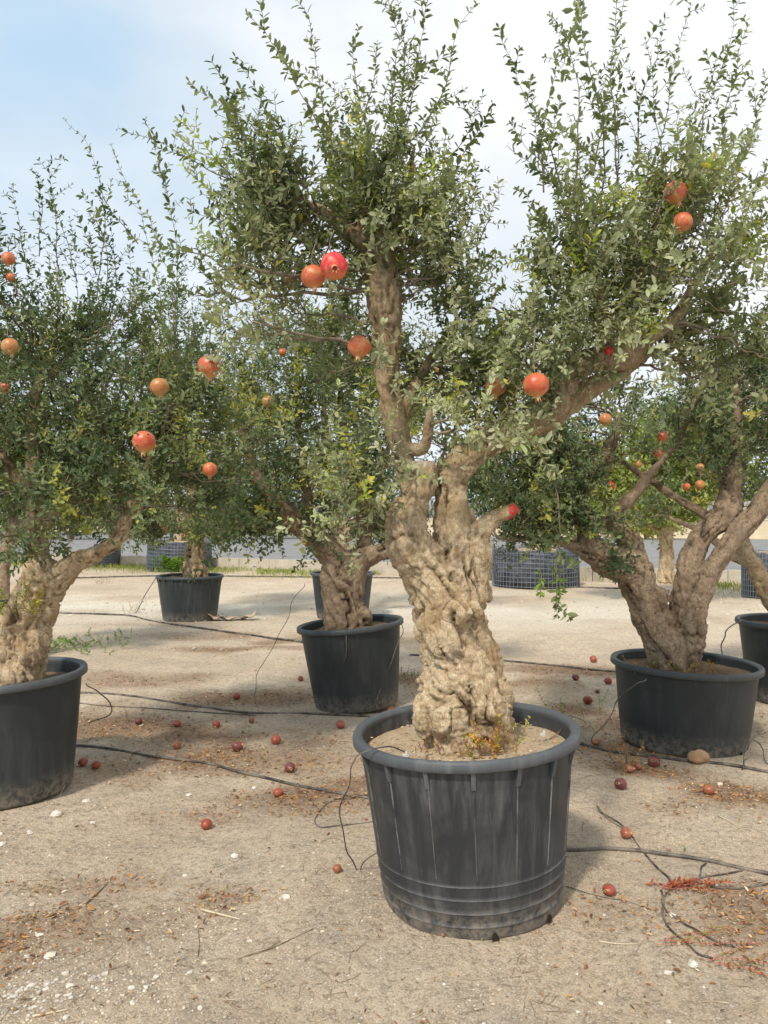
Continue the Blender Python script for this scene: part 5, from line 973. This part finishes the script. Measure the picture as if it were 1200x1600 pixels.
ln = RNG.uniform(.02, .09, n); Ps = P0[:, None] + A[:, None] * (np.linspace(0, 1, 3)[None, :, None] * ln[:, None, None]); Ps[:, 1, :2] += RNG.normal(0, .005, (n, 2))
v, f = multi_tube(Ps, np.full((n, 3), .0011), 3); o = link('straw_bits', mesh_from('straw_bits', v, f.ravel(), np.full(len(f), 4), [DRYSTEM])); tag(o, 'thin dry straw bits and twiglets strewn over the soil', 'litter', kind='stuff')
# litter on the soil of the front pot
n = 260; a = RNG.uniform(0, 6.28, n); r_ = .40 * np.sqrt(RNG.random(n)); mbv = leaves_mesh(np.stack([r_ * np.cos(a), r_ * np.sin(a), .648 + .02 * RNG.random(n) + 0 * a], 1), RNG.normal(0, 1, (n, 3)) * [1, 1, .2], np.array([0, 0, 1.]) + RNG.normal(0, .3, (n, 3)), RNG.uniform(.008, .024, n), RNG.uniform(.2, 1, n), False)
link('dry_leaves', mesh_from('dry_leaves', mbv[0], mbv[1], mbv[2], [LITTER], False, {'tint': mbv[3]}), potA, 'stuff')
# white drip fittings in the front pot
FIT, t, b = mat('fitting_white', .4, .4); b.inputs['Base Color'].default_value = (.7, .7, .68, 1)
for (px, py, dd, lab) in ((633, 1180, 3.03, 'small white drip fitting at the left inside the front pot'), (848, 1147, 3.3, 'small white drip fitting at the right inside the front pot')):
    c = U(px, py, dd); mb = MB(); box(mb, (0, 0, 0), (.022, .010, .010), .5); box(mb, (.004, .0, .008), (.008, .008, .014), .2); o = mb.obj('drip_fitting', FIT, None, False); o.location = c; tag(o, lab, 'fitting')
# curled weathered sheet on the ground by the small ribbed pot
g = G(362, 968); nu, nv_ = 18, 6; uu, vv_ = np.meshgrid(np.linspace(-1, 1, nu), np.linspace(-1, 1, nv_), indexing='ij')
X = uu * .36 * (1 + .08 * np.sin(5 * vv_)); Y = vv_ * .16 + .03 * np.sin(7 * uu); Z = .02 + .07 * np.abs(uu) ** 3 + .03 * np.sin(uu * 9 + vv_ * 2) * .6 + .045 * (vv_ < -.3) * (.5 + .5 * np.sin(uu * 13))
V = np.stack([X, Y, Z], -1).reshape(-1, 3); idx = np.arange(nu * nv_).reshape(nu, nv_); Fq = np.stack([idx[:-1, :-1], idx[1:, :-1], idx[1:, 1:], idx[:-1, 1:]], -1).reshape(-1, 4)
mb = MB(); mb.addnp(V, Fq); mb.addnp(V - [0, 0, .008], Fq[:, ::-1]); o = mb.obj('curled_sheet', BARKSHEET); o.location = (g[0], g[1], .0); o.rotation_euler[2] = .1; tag(o, 'curled weathered brown sheet lying right of the small ribbed pot', 'sheet')
# red marking ribbons on branches
for (px, py, dd, lab, ang) in ((883, 541, 3.1, 'red ribbon tied where the right branch rises', .2), (952, 752, 5.4, 'red ribbon hanging from the left limb of the right tree', -.5)):
    c = U(px, py, dd); mb = MB(); w = .016 * dd / 3.2; l = .05 * dd / 4; zz = np.linspace(0, 1, 6); cx = np.sin(zz * 3) * .01
    V = np.concatenate([np.stack([cx - w / 2 * (1 - .3 * zz), zz * 0 + .004 * np.sin(zz * 6), -zz * l], 1), np.stack([cx + w / 2, zz * 0 - .004 * np.sin(zz * 5), -zz * l], 1)]); f = [(i, i + 1, 7 + i, 6 + i) for i in range(5)]
    mb.add(V, f); mb.add(V + [0, .002, 0], [q[::-1] for q in f]); o = mb.obj('red_ribbon', REDPAINT, None, True); o.location = c; o.rotation_euler = (0, ang, .2); tag(o, lab, 'ribbon')
